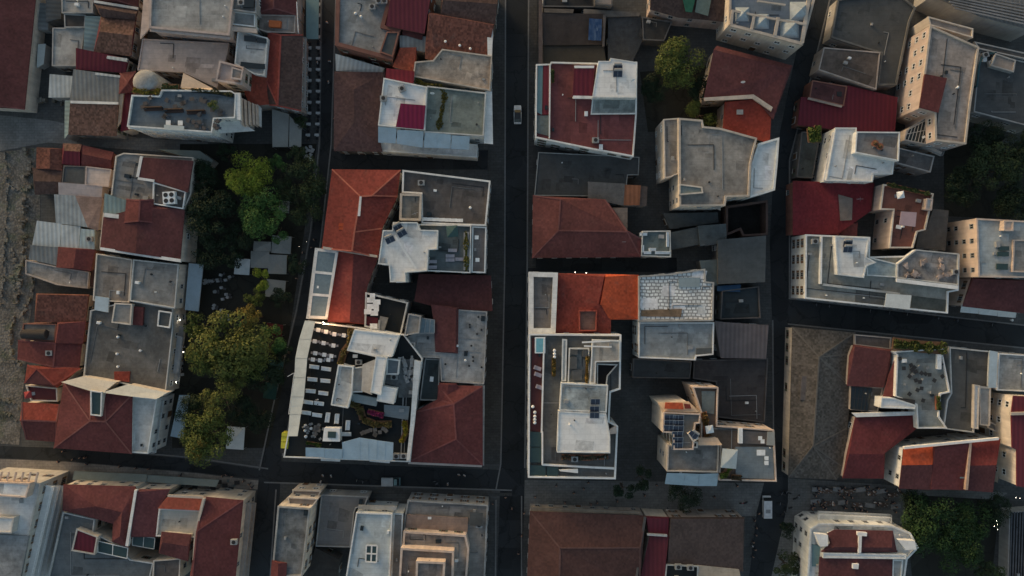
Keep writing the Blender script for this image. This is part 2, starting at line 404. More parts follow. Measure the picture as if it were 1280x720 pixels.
B('stall row of pale grey panels in the alley by the maroon hall', wgrey, 'market_stall', 'stall').shed('00:200,20 243,20 238,150 198,150', 2.9, [.4, 0, 0, .4], gmetal)
B('narrow whitish canvas stall in the alley under the grey felt shed', wgrey, 'market_stall', 'stall').shed('00:196,225 226,222 216,318 190,335', 2.6, [.3, 0, 0, .3], cloth)
B('slim lean-to under pale teal corrugated sheets, left of the half crimson house', wgrey, S, 'shed').shed('00:435,85 505,85 475,255 425,250', 6, [.5, 0, 0, .5], teal)
b = B('small gabled house whose roof is crimson above and weathered brown below', wtan)
b.tile('00:510,82 675,92 650,275 475,255', 6.8, '00:497,158 664,178', 1.3, [crimson, brown], alt={1: 0, 2: 1, 0: 1}, caps=False)
b.root['label'] = b.label
b = B('brown roofed house with a long white gable coping, above the half crimson house', wtan)
b.tile('00:475,14 687,48 672,92 512,80 500,66', 7.4, '00:490,40 680,70', .8, dkbrown, caps=False)
b.slab('coping', '00:468,0 690,36 688,48 468,12', 8.1, .5, pale)
B('dark red roof cut by the top edge, behind the white gable coping', wtan).tile('00:480,-60 690,-60 686,28 470,-4', 7.6, '00:560,-50 580,0', 1.0, dkmaroon)
b = B('long crimson lean-to with a pale louvred rooflight at its right end', wtan)
b.shed('00:392,248 642,300 626,362 382,345', 6.4, [.9, .9, 0, 0], crimson)
b.slab('rooflight', '00:536,278 636,292 632,308 532,292', 7.7, .7, palemetal)
b = B('shed with grey striped sheet roof below the long crimson lean-to', wgrey, S, 'shed')
b.shed('00:375,352 600,382 590,512 352,500', 6.2, [.5, .5, 0, 0], gmetal); b.slab('ridge', '00:475,362 602,378 600,388 474,374', 6.95, .15, palemetal)
B('small white roofed shed left of the grey striped sheets', wgrey, S, 'shed').shed('00:255,375 370,385 360,485 245,485', 4.3, [.3, .3, 0, 0], palemetal)
b = B('house with mottled brown tiles and a white coping along its top edge', wgrey)
b.tile('00:357,520 588,524 576,675 347,668', 6.3, '00:350,516 592,520', 1.2, brown, caps=False); b.slab('coping', '00:352,503 590,510 588,522 352,516', 7.7, .6, white)
B('thin teal tinted lean-to along the mottled brown tiles', wgrey, S, 'shed').shed('00:327,505 353,507 343,668 324,690', 5.2, [0, .3, .3, 0], teal)
b = B('slim crimson roof squeezed between a cream wall and the bar terrace', wcream)
b.shed('00:622,468 664,470 640,648 606,655', 5.4, [0, .3, .3, 0], crimson); b.slab('wall_top', '00:597,460 618,465 602,605 576,645', 6.0, .8, cream)
B('tiny pyramid roof of maroon tiles beside the grey dome', wtan).tile('00:605,370 672,362 668,455 600,462', 6.6, '00:637,412 639,415', 1.2, maroon2)
b = B('large grey roofed block with a pale strip wall on its left and pinkish front', wpink, 'apartment_building', 'apartment block')
b.flat('00:755,-60 1175,-60 1150,180 750,142', 11.5, lgrey, .5, .4)
b.slab('side_wall', '00:720,-40 752,-40 747,140 700,195', 8.5, .5, pinkish); b.slab('cornice', '00:750,144 1150,184 1148,196 748,156', 11.3, .4, pinkish)
B('wide flat beige pink roof below the large grey roofed block', wpink, 'apartment_building', 'apartment block').flat('00:715,196 1145,218 1138,270 1085,440 920,362 690,352', 6, pinkish, .3)
# bar with rooftop terrace
b = B('white block with a slate blue terrace of bar tables and a round grey dome', wwhite, 'bar_building', 'bar')
b.flat('00:665,478 800,483 815,452 1160,457 1185,472 1180,592 1075,597 1065,665 642,635', 13, bluegrey, .7, .25)
b.slab('cornice', 'Q:60,470 690,517 690,530 60,484', 12.6, .3, white)
b.slab('side_terrace', 'Q:720,412 885,425 1010,500 870,510 715,520', 9.5, .4, white)
b.slab('canopy', 'Q:330,455 480,465 480,500 330,492', 14.6, .15, cloth)
mb = MB(); c = P((182.5, 103), 12.6); mb.tube((c.x, c.y, 0), (c.x, c.y, 12.6), 2.7, n=20); mb.dome(c, 2.7, 1.6, 20); b.part('dome', mb, lgrey, smooth=False)
b.shed('Q:480,75 690,185 690,196 470,182', 12.2, [.1, .1, .9, .9], F_(.62, .5, .38, .6), part='annex', z0=6, win=False)
for i, x in enumerate((905, 935, 965, 995, 1020)):
    t = 250 + (x - 905) * .45; b.slab('fin', 'Q:%d,%d %d,%d %d,460 %d,450' % (x - 5, t, x + 5, t + 4, x + 12, x), 12 - i * .9, 3.0, wpeach)
b.slab('stair_roof', 'Q:860,215 900,215 905,420 875,415', 13.8, .8, white); b.slab('side_balcony', 'Q:1030,300 1060,330 1060,470 1025,460', 7, .3, pale)
b = B('plaster block with a roof hut, between the beige pink roof and orange red tiles', wpink)
b.flat('p:276,77 306,85 304,107 271,102', 12.5, pinkish, .9, .35); b.wing('stair_hut', 'p:290,84 304,88 302,100 289,98', 14.5, beige, 12.5)
b = B('white flat roof with four dark slots, left of a brown and red roof', wwhite, 'apartment_building', 'apartment block')
b.flat('p:298,38 335,48 331,95 318,93 306,86 294,80', 9, pale, .4)
for q in ('p:305,44 320,46 320,52 305,51', 'p:301,77 320,79 320,86 300,84', 'p:321,47 333,49 333,54 321,53', 'p:320,79 331,80 331,86 320,86'): b.slab('skylight', q, 9.6, .4, gdark)
b.slab('wall_top', 'p:285,32 321,36 321,41 286,38', 10.6, .6, wpeach); b.flat('p:286,14 320,18 320,35 285,31', 9.6, lgrey, .8, part='annex', z0=0)
b = B('low roof crowded with grey plant and a dark rooflight, cut by the top edge', wgrey)
b.flat('p:288,-15 322,-15 321,17 290,13', 11, grey, .6); b.slab('skylight', 'p:304,-8 318,-8 317,9 303,9', 12.2, .6, gdark)
b = B('house with brown right slope, orange red left slope and a lower orange red wing', wtan)
b.tile('p:336,42 377,45 375,137 338,130 332,95', 7, 'p:351,44 347,132', 1.5, [brick, dkbrown], alt={0: 1, 1: 1, 2: 1, 3: 1})
b.tile('p:308,93 338,95 337,129 314,131 307,116', 6.6, 'p:309,93 340,95', .8, T_(.3, .07, .045, .8), part='annex', win=False, caps=False)
b.balcony('p:375,135', 'p:376,48', 5.0, 1.3, wtan)
B('small maroon roof at the top edge above an open beige terrace', wtan).tile('p:315,-15 370,-15 369,17 316,16', 8, 'p:342,-15 342,10', 1.2, maroon)
b = B('open beige roof terrace with an orange box and white rail by the cafe street', wtan)
b.flat('p:322,19 370,20 369,42 334,41 321,36', 7.2, beige, .5)
b.slab('water_box', 'p:336,25 351,26 350,34 336,33', 8.4, 1.2, T_(.5, .14, .05, .3)); b.rail('p:372,4 374,42', 7.6)
# row-house cluster by the ruins
B('low house with brown tiles washed with red, beside the long ruin wall', wtan).tile('10:188,22 310,28 306,128 186,118', 4.2, '10:250,24 248,122', .8, redbrown, caps=False)
B('dark brown tiled house below the red washed tiles by the ruin wall', wdark).tile('10:168,124 308,134 298,240 180,248', 4.0, '10:170,185 304,190', .8, dkbrown, caps=False)
B('tiny house with a crimson and brown lean-to roof at the alley end', wtan).tile('10:320,2 402,6 395,105 316,95', 5, '10:320,34 400,38', .8, [crimson, brown], alt={0: 0, 2: 1}, caps=False)
B('small red roof with a dark sunken corner next to the crimson and brown lean-to', wbrick).tile('10:408,10 562,45 552,118 412,106', 5.2, '10:410,50 556,80', .8, maroon2, caps=False)
B('square dark slate roof in the row below the two tiny red roofs', wdark).flat('10:320,108 430,112 425,205 310,195', 5.4, dkgrey, .15)
B('flat dusty pink roof right of the square slate roof', wpink).flat('10:432,112 558,127 545,214 427,205', 5.5, pinkish, .2)
B('narrow lean-to of whitish and rosy sheets below the dusty pink roof', wpink).shed('10:300,196 515,212 505,266 296,250', 5, [.5, .5, 0, 0], F_(.5, .42, .39, .6))
B('irregular shed under crumpled bluish sheeting, pale strip along its edge', wgrey, S, 'shed').shed('10:276,255 384,262 445,415 282,392', 4.6, [.2, .6, .6, 0], MT(.26, .31, .34, 1.2))
B('triangle of stained rose coloured roof beside the crumpled bluish sheeting', wpink, S, 'shed').shed('10:386,264 513,270 488,430 447,417', 4.7, [.5, .2, 0, .5], F_(.3, .22, .19, 1.2))
for i, (q, l) in enumerate((('10:192,387 311,402 296,514 164,504', 'widest of three pale sheet roofs in a row by the ruins'), ('10:316,406 404,416 391,524 304,514', 'middle one of three pale sheet roofs in a row by the ruins'), ('10:411,427 474,432 470,530 399,524', 'narrowest of three pale sheet roofs in a row, with a black flue'))):
    B(l, wgrey, S, 'shed').shed(q, 4.5 + i * .15, [.4, .4, 0, 0], palemetal if i < 2 else MT(.38, .47, .48, .7))
B('dark crimson roof under the three pale sheet roofs', wbrick).tile('10:296,520 470,532 450,630 287,612', 5, '10:380,525 368,620', .8, maroon2, caps=False)
B('small grey lean-to fading into shade, left of the dark crimson roof', wgrey, S, 'shed').shed('10:160,508 294,520 282,605 147,575', 4.2, [.4, .4, 0, 0], gmetal)
B('pale tan roof terrace with crumbling edges, below the dark crimson roof', wtan).flat('10:132,580 330,622 448,640 442,722 290,705 132,650', 3.8, F_(.36, .34, .31, 1.3), .4)
B('row of brown timber stall roofs stepping down beside the tan terraces', wdark, 'market_stall', 'stall').shed('10:462,550 488,550 470,712 446,710', 3.4, [.2, 0, 0, .2], F_(.12, .07, .06, 1.5))
# hotel block in the middle left
b = B('big block with maroon roof halves, grey terrace and four fan cooling unit', wcream, 'apartment_building', 'apartment block')
b.flat('10:582,62 622,46 968,68 958,250 925,328 908,588 502,522 520,345 560,250', 8.6, grey, .4)
b.shed('10:712,70 965,88 940,240 775,186 692,165', 9.5, [.3, .3, .3, .3, .3], maroon, part='wing', z0=8.6, win=False)
b.slab('coping', '10:700,60 714,62 694,166 680,164', 10.0, .6, white); b.slab('coping', '10:690,166 772,178 770,190 688,178', 10.05, .6, white)
b.flat('10:770,192 932,240 920,326 766,300', 9.0, taupe, .5, part='terrace', z0=8, pm=white)
b.tile('10:522,372 635,378 640,300 762,312 918,334 896,574 507,514', 9.5, '10:693,318 678,548', .9, maroon, part='wing', z0=8.4, win=False, caps=False)
b.slab('coping', '10:502,516 905,576 903,592 500,530', 9.9, .6, white); b.slab('coping', '10:522,344 622,356 620,376 520,364', 9.9, .6, white)
b.tile('10:637,282 762,284 757,386 627,386', 9.9, '10:700,284 694,384', .9, maroon2, part='dormer', z0=8.6, win=False)
b.shed('10:528,250 640,287 628,350 520,342', 8.9, [.2, .2, 0, 0], teal, part='lean_to', z0=8, win=False)
b = B('tan roofed house between the maroon halves and a blue corner, whiter left wall', wcream)
b.flat('10:485,548 664,578 648,792 468,782', 7.9, tan, .35)
b = B('dark grey roofed house with cream windowed side wall over a pale blue awning', wcream)
b.flat('10:670,578 896,602 878,822 652,784', 8.3, grey, .4, pm=pale); b.awn('p:236,329 231,387 248,389 254,331', 4.4, 3.7, clothblue)
b.balcony('p:219,385', 'p:224,330', 5.4, 1.0, wcream)
b = B('corner house canopy of faded green sheet beside the maroon halves', wgrey, 'canopy', 'canopy'); b.shed('10:790,30 1000,38 1062,82 1040,112 965,72', 4.2, [.4, .4, 0, 0, .2], clothgreen, win=False)
b = B('broad weathered grey brown roof with a rust red hatch and a lamp lit balcony', wcream, 'apartment_building', 'apartment block')
b.flat('20:457,112 655,62 868,102 868,200 832,520 422,438', 7.2, F_(.15, .147, .138, 1.3), .45, pm=pale)
b.wing('stair_hut', '20:575,75 662,80 655,185 560,172', 8.6, grey, 7.2); b.slab('hatch', '20:668,92 718,96 712,188 664,184', 8.0, .7, maroon2)
b.slab('hatch', '20:570,418 650,418 645,470 572,462', 7.7, .4, brick); b.wing('light_well', '20:795,112 862,122 850,200 788,190', 8.3, dkgrey, 7.2, pm=white)
b.balcony('20:862,460', '20:885,190', 4.2, 1.6, wgrey, pgrey); b.balcony('20:865,420', '20:885,240', 6.2, 1.3, wgrey, pgrey); b.slab('rooflight', '20:476,40 544,50 540,122 472,110', 8.3, .5, clothblue)
# red roofs by the ruins, lower left
B('house with wide mottled brown tiles reddening to its lower edge', wtan).tile('D:152,92 360,97 345,203 146,200', 6, 'D:154,92 362,96', 1.1, redbrown, caps=False)
b = B('narrow red roof beside a black water cylinder, over the valley of maroon slopes', wbrick); b.tile('D:238,210 346,207 335,288 228,289', 6.4, 'D:240,212 228,289', .9, maroon2, caps=False); b.flat('D:98,210 234,212 226,284 90,276', 5.4, tan, .4, part='terrace', win=False)
B('house with two maroon slopes split by a pale valley line', wcream).tile('D:78,285 330,295 320,385 215,390 120,352 76,350', 5.9, 'D:227,291 218,388', .9, [maroon2, T_(.13, .026, .03, .6)], alt={0: 0, 1: 1})
B('bright red hipped roof with a white chimney top at its upper edge', wcream).tile('D:115,386 320,396 232,468 105,450', 6.4, 'D:150,395 222,462', .9, [brick, maroon], alt={0: 1, 1: 0, 2: 0})
b = B('narrow maroon terrace with a parasol between two bright red roofs', wcream); b.flat('D:108,462 236,474 238,528 130,526', 5.2, F_(.1, .03, .034, .7), .4)
B('red roof with a bright upper and darker lower slope beside the light well house', wcream).tile('D:95,537 238,545 224,690 112,682 86,606', 5.8, 'D:90,606 230,612', 1.3, [maroon, brick], alt={0: 0, 3: 1, 4: 1, 1: 0, 2: 0})
b = B('large red hipped roof with a white framed light well and cream gable walls', wcream)
b.tile('20:322,478 450,512 520,522 656,538 652,823 275,795', 10, '20:450,665 528,668', 1.4, [maroon2, T_(.125, .03, .032, .6)], alt={0: 0}, cap=T_(.2, .08, .07, .4))
b.wing('light_well', '20:455,512 512,520 508,640 456,634', 11.6, gteal, 8, .3, .2, pm=white)
b.shed('20:320,468 415,444 575,472 518,524 450,506', 10.6, [.9, .1, .1, .9, .9], F_(.72, .66, .54, .4), z0=6, part='gable', win=False)
b.shed('20:522,520 640,484 832,524 790,550 656,536', 10.6, [.9, .1, .1, .9, .9], F_(.66, .66, .58, .4), z0=6, part='gable', win=False)
b.flat('20:660,540 790,553 745,826 658,820', 9.2, pale, .6, part='terrace', z0=0, wall=wwhite)
b.balcony('20:752,820', '20:792,556', 6.4, 1.2, wwhite); b.awn('p:224,494 213,545 228,548 237,494', 3.9, 3.3, clothblue)
# bottom left corner
b = B('cream flats with deep balconies, cut by the left edge, an orange lit pergola on top', PL(.5, .49, .46), 'apartment_building', 'apartment block')
b.flat('p:-30,598 52,603 37,668 22,740 -30,740', 11.6, white, .5)
b.wing('attic', 'p:-30,601 38,604 33,622 -30,618', 14, white, 11.6, wall=wpeach, win=True); b.wing('tank_room', 'p:-30,645 18,647 15,666 -30,664', 13.6, white, 11.6)
b.slab('lower_roof', 'p:-30,667 36,670 22,740 -30,740', 12.4, .6, F_(.26, .28, .29, 1.2))
for z in (2.4, 4.8, 7.2, 9.6): b.balcony('p:%f,730' % (23 + (11.6 - z) * 3.1), 'p:%f,606' % (52 + (11.6 - z) * 3.0), z, 1.7, white2, pwhite)
for i in range(7): b.slab('beam', 'p:%d,590 %d,590 %d,603 %d,602' % (-8 + i * 9, -6 + i * 9, -9 + i * 9, -11 + i * 9), 13.5, .25, wpeach)
b = B('corner building of joined maroon roofs, a cream terrace and a red hip at its end', wcream, 'apartment_building', 'apartment block')
b.tile('30:322,268 672,278 680,292 636,570 566,545 570,455 485,430 318,388', 9, '30:480,372 610,400 600,520', 1.3, T_(.13, .042, .042, .6), caps=False)
b.tile('30:682,292 840,292 792,380 780,520 660,520', 9.1, '30:676,300 655,520', .8, T_(.12, .042, .046, .6), part='wing', caps=False)
b.slab('coping', '30:672,290 684,292 640,572 626,570', 10.3, 1.0, white)
b.shed('30:836,328 1016,338 1006,386 800,376', 9.3, [0, 0, .7, .7], T_(.2, .055, .04, .7), part='wing'); b.slab('coping', '30:838,314 1020,322 1018,334 838,326', 9.6, .5, cream)
b.flat('30:800,380 1005,390 985,525 785,517', 8.9, F_(.5, .48, .42, .5), .6, part='terrace', pm=white)
b.tile('30:812,505 950,518 935,640 800,602', 10.6, '30:812,552 942,572', .5, maroon, part='penthouse', caps=False)
b.flat('30:320,398 478,434 470,500 565,548 655,635 770,652 745,760 238,760', 7.6, F_(.15, .165, .17, .8), .5, part='terrace', pm=pale)
b.wing('hatch', '30:385,482 490,522 475,612 360,592', 9.3, crimson, 7.6); b.glassroof('skylight', '30:490,545 640,580 635,632 490,600', 8.7, 2, 1, gteal, white); b.glassroof('skylight', '30:665,515 775,530 770,585 662,565', 8.8, 2, 1, gteal, pale)
b.tile('30:1027,330 1210,347 1166,780 948,780 986,495', 10, '30:985,495 956,778', 1.5, [maroon2, brick], alt={0: 0}, part='wing')
b.flat('30:770,640 905,630 900,740 765,740', 7.9, taupe, .4, part='annex'); b.slab('coping', '30:1012,332 1024,332 986,492 975,640 962,640 972,490', 11.2, .9, cream)
for z in (3.2, 6.4): b.balcony('p:%f,730' % (292 + (10 - z) * 1.7), 'p:%f,628' % (302.5 + (10 - z) * 1.7), z, 1.1, wtan, pgrey)
b.awn('30:362,240 730,252 736,212 372,196', 3.6, 3.0, clothgreen); b.awn('30:735,250 1080,275 1095,240 740,215', 3.5, 3.0, clothgreen)
# ================================================================ buildings, middle of the town
b = B('corner block with stained pale roof inside a red brown parapet and a big air plant', wbrick, 'apartment_building', 'apartment block')
b.flat('01:405,-60 695,-60 655,90 645,130 725,152 682,305 398,230', 8, F_(.3, .31, .305, 1.2), .7, .8, pm=F_(.2, .1, .08, .7)); b.wing('plant_room', '01:655,160 716,160 684,285 620,262', 9.2, dkgrey, 8)
b = B('plum crimson sheet roof at the top edge beside the red brown parapet', wbrick); b.shed('01:690,-60 880,-60 840,165 652,127', 9.6, [1, 1, 0, 0], mat('metal', (.12, .022, .035), .4)); b.slab('gutter', '01:735,150 838,168 830,200 730,172', 8.8, .3, dkmaroon)
B('white sheet lean-to under the red brown parapet', wgrey, S, 'shed').shed('01:402,275 640,345 630,365 402,352', 4.6, [.5, .5, 0, 0], palemetal)
B('dark brown roof cut by the top edge, right beside the narrow street', wdark).tile('01:930,-60 1212,-60 1190,118 930,68', 9.2, '01:935,0 1205,20', 1.0, dkbrown, caps=False)
B('mottled red brown roof with a stepped lower corner and two white vents', wtan).tile('01:870,66 1185,125 1156,278 936,246 896,298 850,288 860,90', 8.6, '01:866,66 1186,124', 1.4, redbrown, caps=False)
b = B('square orange red tiled roof with a grey canvas lean-to above it', wtan); b.tile('01:722,242 800,240 795,312 784,355 690,330', 8, '01:724,240 800,238', .8, T_(.26, .07, .045, 1), caps=False); b.shed('01:722,182 858,187 850,258 722,235', 8.3, [.3, .3, 0, 0], gmetal, part='lean_to', win=False)
b = B('flat beige roof with rows of rust streaks and white side coping', wcream); b.flat('01:932,248 1180,282 1170,455 786,384 796,312 886,304', 9.6, F_(.42, .355, .29, 1.6), .5, pm=cream); b.slab('coping', '01:1155,125 1185,130 1180,282 1158,278', 9.7, .5, white)
B('long plum brown roof with a faint ridge frame, along the grey street', wdark).tile('p:419,91 479,92 471,165 476,188 419,187', 6, 'p:442,112 443,152', .9, T_(.085, .05, .05, .8), caps=False, over=.3)
b = B('white house with red strips, a magenta roofed hut and a mossy grey green terrace', wwhite)
b.flat('01:640,392 855,436 845,650 612,628', 10.4, white2, .45); b.shed('01:726,522 845,531 835,645 702,632', 11.2, [.4, .4, 0, 0], mat('metal', (.17, .012, .05), .4), part='stair_hut', z0=10.4, win=False)
b.flat('p:473,172 597,181 596,197 475,189', 5.2, white, .5, part='front_wing')
b.shed('01:655,346 790,360 785,416 650,390', 10.9, [.3, .3, 0, 0], crimson2, part='lean_to', z0=0, win=False)
b.flat('01:857,432 1150,466 1138,682 842,662', 9.7, mint, .5, part='terrace', pm=pale); b.slab('coping', '01:1148,455 1180,458 1185,720 1140,715', 9.4, .5, white)
for q in ('01:612,632 702,641 697,716 612,712', '01:708,648 838,656 832,738 704,718', '01:845,660 975,673 970,742 840,738', '01:980,676 1068,682 1064,748 976,744'): b.awn(q, 10.2, 8.6, clothblue)
# central block
b = B('large red hipped roof with a white ridge and dormer, above the glazed gallery', wwhite, 'mansion', 'house')
b.tile('11:385,132 716,136 702,260 626,420 606,560 335,516', 9, '11:580,258 522,262 492,440 480,535', 2.0, T_(.2, .044, .034, .7), cap=T_(.4, .13, .09, .4)); b.slab('ridge_capping', '11:518,262 528,262 520,360 508,360', 11.5, .5, white)
for q in ('11:415,395 485,402 482,418 413,412', '11:415,415 485,420 482,432 413,428'): b.slab('dormer', q, 10.5, .5, T_(.42, .08, .035, .6))
b.slab('coping', '11:335,512 606,556 604,568 334,524', 10.0, .5, cream)
b = B('long glazed gallery with a white frame, on the edge of the park street', wwhite, 'glass_gallery', 'gallery'); b.flat('p:394,310 423,313 409,399 383,398', 8.2, F_(.2, .21, .22, .5), .1); b.glassroof('glazing', 'p:396,312 421,315 408,397 386,396', 8.8, 1, 3, gblue, white, .55)
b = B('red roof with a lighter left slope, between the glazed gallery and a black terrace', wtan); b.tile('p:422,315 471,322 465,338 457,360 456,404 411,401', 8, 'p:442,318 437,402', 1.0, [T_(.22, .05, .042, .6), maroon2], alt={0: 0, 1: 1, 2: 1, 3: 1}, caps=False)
b = B('cream walled block with a taupe roof, a white parapet and a small square stair house', wcream)
b.flat('11:735,132 1172,186 1150,410 830,398 826,250 732,244', 9.6, taupe, .7, .3, pm=white); b.wing('stair_hut', '11:722,248 830,252 824,384 718,380', 10.6, F_(.2, .19, .17, .8), 0, .4, .45, pm=cream)
b = B('white cubic block with angled roof rooms and a tiled terrace with a long planter', wwhite, 'apartment_building', 'apartment block')
b.flat('11:815,402 1076,408 1072,645 800,632', 9.9, F_(.12, .145, .15, .7), .7, .2, pm=white)
b.flat('11:636,432 682,432 686,392 806,392 822,430 910,432 906,526 862,528 856,634 746,642 750,690 672,690 666,604 612,600', 12.4, white, .35, .2, part='penthouse', z0=0)
b.flat('11:1082,412 1152,416 1146,645 1078,642', 9.2, F_(.2, .18, .17, .8), .6, .25, part='terrace', pm=white); b.slab('wall_line', '11:690,460 698,456 805,620 795,626', 12.8, .3, white2)
B('dark maroon roof in the shade beside the narrow street', wdark).shed('p:524,343 613,345 615,388 571,386 541,382 519,376', 7.2, [0, .2, 1.2, 1, .8, .7], dkmaroon)
b = B('black roof terrace set with a few white tables below the red roof', wgrey); b.flat('21:550,22 762,72 726,236 545,192', 8, black, .7, .3, pm=pale)
b.slab('partition', '21:612,160 622,160 616,225 606,225', 9.2, 1.2, pgrey); b.slab('deck', '21:545,140 610,150 606,205 545,190', 8.2, .15, T_(.14, .03, .035, .5)); b.slab('bar_counter', '21:620,140 660,150 640,215 612,205', 9.1, .9, grey)
b = B('pale concrete roofs round a maroon roof in the heart of the central block', wgrey, 'apartment_building', 'apartment block')
b.flat('21:1012,108 1155,118 1140,480 926,466 920,350 720,340 722,262 800,225 900,226 905,320 1006,324', 8.6, F_(.36, .36, .35, 1.2), .35)
b.tile('21:882,88 1008,102 1004,322 902,315 896,190', 8.9, '21:1000,104 998,320', .9, maroon, part='wing', win=False, caps=False)
b.wing('stair_hut', '21:762,128 825,140 815,225 742,238', 10.4, grey, 0); b.glassroof('skylight', '21:830,150 893,160 892,225 818,225', 9.4, 3, 1, gblue, pgrey); b.wing('light_well', '21:725,270 795,272 792,328 722,322', 9.3, black, 8)
b.flat('21:846,352 920,356 914,562 820,560', 7.4, F_(.06, .075, .078, .6), .4, part='annex', win=False)
b = B('big restaurant with a black terrace of white sofas, white roof rooms and pale awnings', wwhite, 'restaurant_building', 'restaurant')
b.flat('p:382,401 444,409 505,418 528,448 522,490 513,577 355,571 360,545', 10, black, .5, .2, pm=white)
b.wing('roof_room', 'p:443,412 499,419 490,446 470,446 434,438', 12.9, white2, 10, .15); b.wing('roof_room', 'p:470,445 484,447 476,494 463,490', 13.6, white2, 10, .1)
b.shed('p:454,456 471,449 465,492 453,488', 12.6, [.3, .8, .8, .3], lgrey, part='roof_room', z0=10, win=False); b.wing('roof_room', 'p:423,456 442,458 440,492 435,510 414,506', 12.4, pale, 10, .3)
b.flat('p:440,460 455,458 453,490 440,490', 11.6, lgrey, .3, part='roof_room', z0=10, win=False)
b.wing('roof_room', 'p:474,482 496,486 492,505 471,501', 13.2, white2, 10, .1); b.wing('glass_room', 'p:484,448 500,450 498,468 483,468', 12.2, bluegrey, 10, .2)
b.slab('deck', 'p:480,506 512,508 510,525 480,520', 10.35, .3, F_(.22, .26, .28, .4)); b.slab('bar_counter', 'p:441,492 472,498 470,508 440,502', 11.2, 1.1, F_(.25, .3, .31, .4))
for q in ('p:394,402 389,424 374,424 381,401', 'p:389,424 384,448 369,448 374,424', 'p:384,448 382,472 368,472 369,448', 'p:382,472 380,496 364,496 368,472', 'p:380,496 376,518 362,518 364,496', 'p:376,518 372,545 360,545 362,518'): b.awn(q, 12.9, 12.2, cloth)
for q in ('F:285,535 440,540 440,620 285,612', 'F:445,542 590,548 590,632 445,624', 'F:592,490 738,450 738,636 596,634', 'F:742,452 880,472 880,640 742,638', 'F:884,474 1020,492 1015,642 884,640'): b.awn(q, 13.0, 12.2, clothblue)
b.slab('deck', 'N:965,395 1230,400 1225,720 1065,720 1060,630 950,600', 10.3, .12, F_(.15, .165, .17, 1.5)); b.slab('deck', 'N:680,690 880,720 870,760 670,730', 10.32, .12, F_(.2, .23, .26, 1)); b.slab('canopy', 'N:1060,380 1090,380 1070,500 1045,500', 12, .1, pgrey); b.rail('p:369,466 362,517', 10.6); b.rail('p:361,470 368,466', 10.6); b.slab('window_bay', 'p:401,573 425,574 425,577 401,576', 9, .3, white); b.slab('window_bay', 'p:462,574 487,576 487,579 462,577', 9, .3, white)
b.slab('service_hut', 'F:438,370 570,372 570,485 425,482', 12.6, 2.4, white2); b.slab('skylight', 'F:470,400 538,402 535,455 468,452', 12.8, .2, gteal)
b.slab('yellow_sign', 'F:82,410 150,412 145,445 80,442', 10.4, 2.4, pyellow); b.slab('yellow_sign', 'F:76,490 140,492 132,545 74,540', 10.3, 2.4, pyellow); b.slab('yellow_sign', 'F:72,545 130,550 124,590 68,580', 10.1, 2.4, pdark); b.slab('yellow_sign', 'F:79,446 142,449 138,486 77,484', 10.2, 2.4, pyellow)
b.rail('p:444,411 510,419', 10.3, pwhite); b.slab('screen_wall', 'p:518,450 526,452 518,530 512,576 508,576 513,528', 11.4, 1.0, white)
b = B('red hipped roof with a brighter right slope, right of the black sofa terrace', wwhite)
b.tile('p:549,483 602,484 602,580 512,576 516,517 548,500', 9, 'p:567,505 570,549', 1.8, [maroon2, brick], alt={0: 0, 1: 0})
b.slab('cornice', 'p:511,577 603,581 602,584 510,580', 8.7, .4, pinkish); b.slab('cornice', 'p:602,482 606,482 605,582 602,582', 8.7, .4, lgrey)
b.tile('p:550,480 570,481 569,500 549,500', 9.6, 'p:560,481 559,499', .5, maroon2, part='dormer', z0=8, win=False, caps=False)
# right block across the street
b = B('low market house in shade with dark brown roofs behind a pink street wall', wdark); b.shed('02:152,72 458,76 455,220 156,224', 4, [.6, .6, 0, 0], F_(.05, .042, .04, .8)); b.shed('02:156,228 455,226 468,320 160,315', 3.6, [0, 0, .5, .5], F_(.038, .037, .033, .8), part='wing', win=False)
b.slab('wall_top', '02:135,-40 152,-40 152,318 133,318', 4.8, .5, F_(.13, .1, .09, .8)); b.slab('beam', '02:160,42 310,46 305,66 160,62', 5, .4, F_(.12, .105, .09)); b.slab('wall_top', '02:456,72 470,74 462,232 452,230', 4.9, .5, taupe)
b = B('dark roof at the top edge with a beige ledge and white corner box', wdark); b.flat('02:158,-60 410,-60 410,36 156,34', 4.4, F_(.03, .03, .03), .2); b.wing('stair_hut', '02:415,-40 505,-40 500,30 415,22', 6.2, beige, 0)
b.slab('ledge', '02:358,44 640,62 636,80 356,88', 4.6, .4, F_(.15, .135, .12))
b = B('large brown roof at the top edge with a pink front wall and green netting', wpink); b.tile('02:700,-60 1092,-60 1080,105 960,92 835,82 696,42', 7, '02:700,-40 1085,-40', 1.4, T_(.07, .048, .043, 1), caps=False); b.slab('netting', '02:845,-40 925,-40 900,62 868,58', 8.4, .1, mat('plain', (.02, .1, .07))); b.slab('netting', '02:930,-30 1000,-20 980,80 915,60', 8.2, .1, mat('plain', (.1, .15, .15)))
b = B('patchy dark grey sheet roofs between the street house and the big tree', wdark, S, 'shed'); b.shed('02:482,92 640,80 650,200 600,310 482,298', 3.4, [.4, .4, 0, 0, 0], F_(.06, .062, .064, 1.3)); b.flat('02:650,85 800,110 760,205 655,200', 3.9, F_(.045, .044, .042, 1), .2, part='wing', win=False)
b = B('white house with a red terrace, a bright white roof room and a crimson roofed hut', wwhite)
b.flat('02:120,324 190,322 194,312 432,318 624,312 622,566 606,785 400,748 116,690', 9, redfloor, .5, .28, pm=white)
b.wing('roof_room', '02:432,306 490,306 492,291 625,312 622,488 402,486', 12, white2, 9, .1, .2); b.flat('02:402,492 622,492 620,570 394,572', 9.7, F_(.3, .34, .33, 1.5), .2, part='roof_slab', z0=9, win=False)
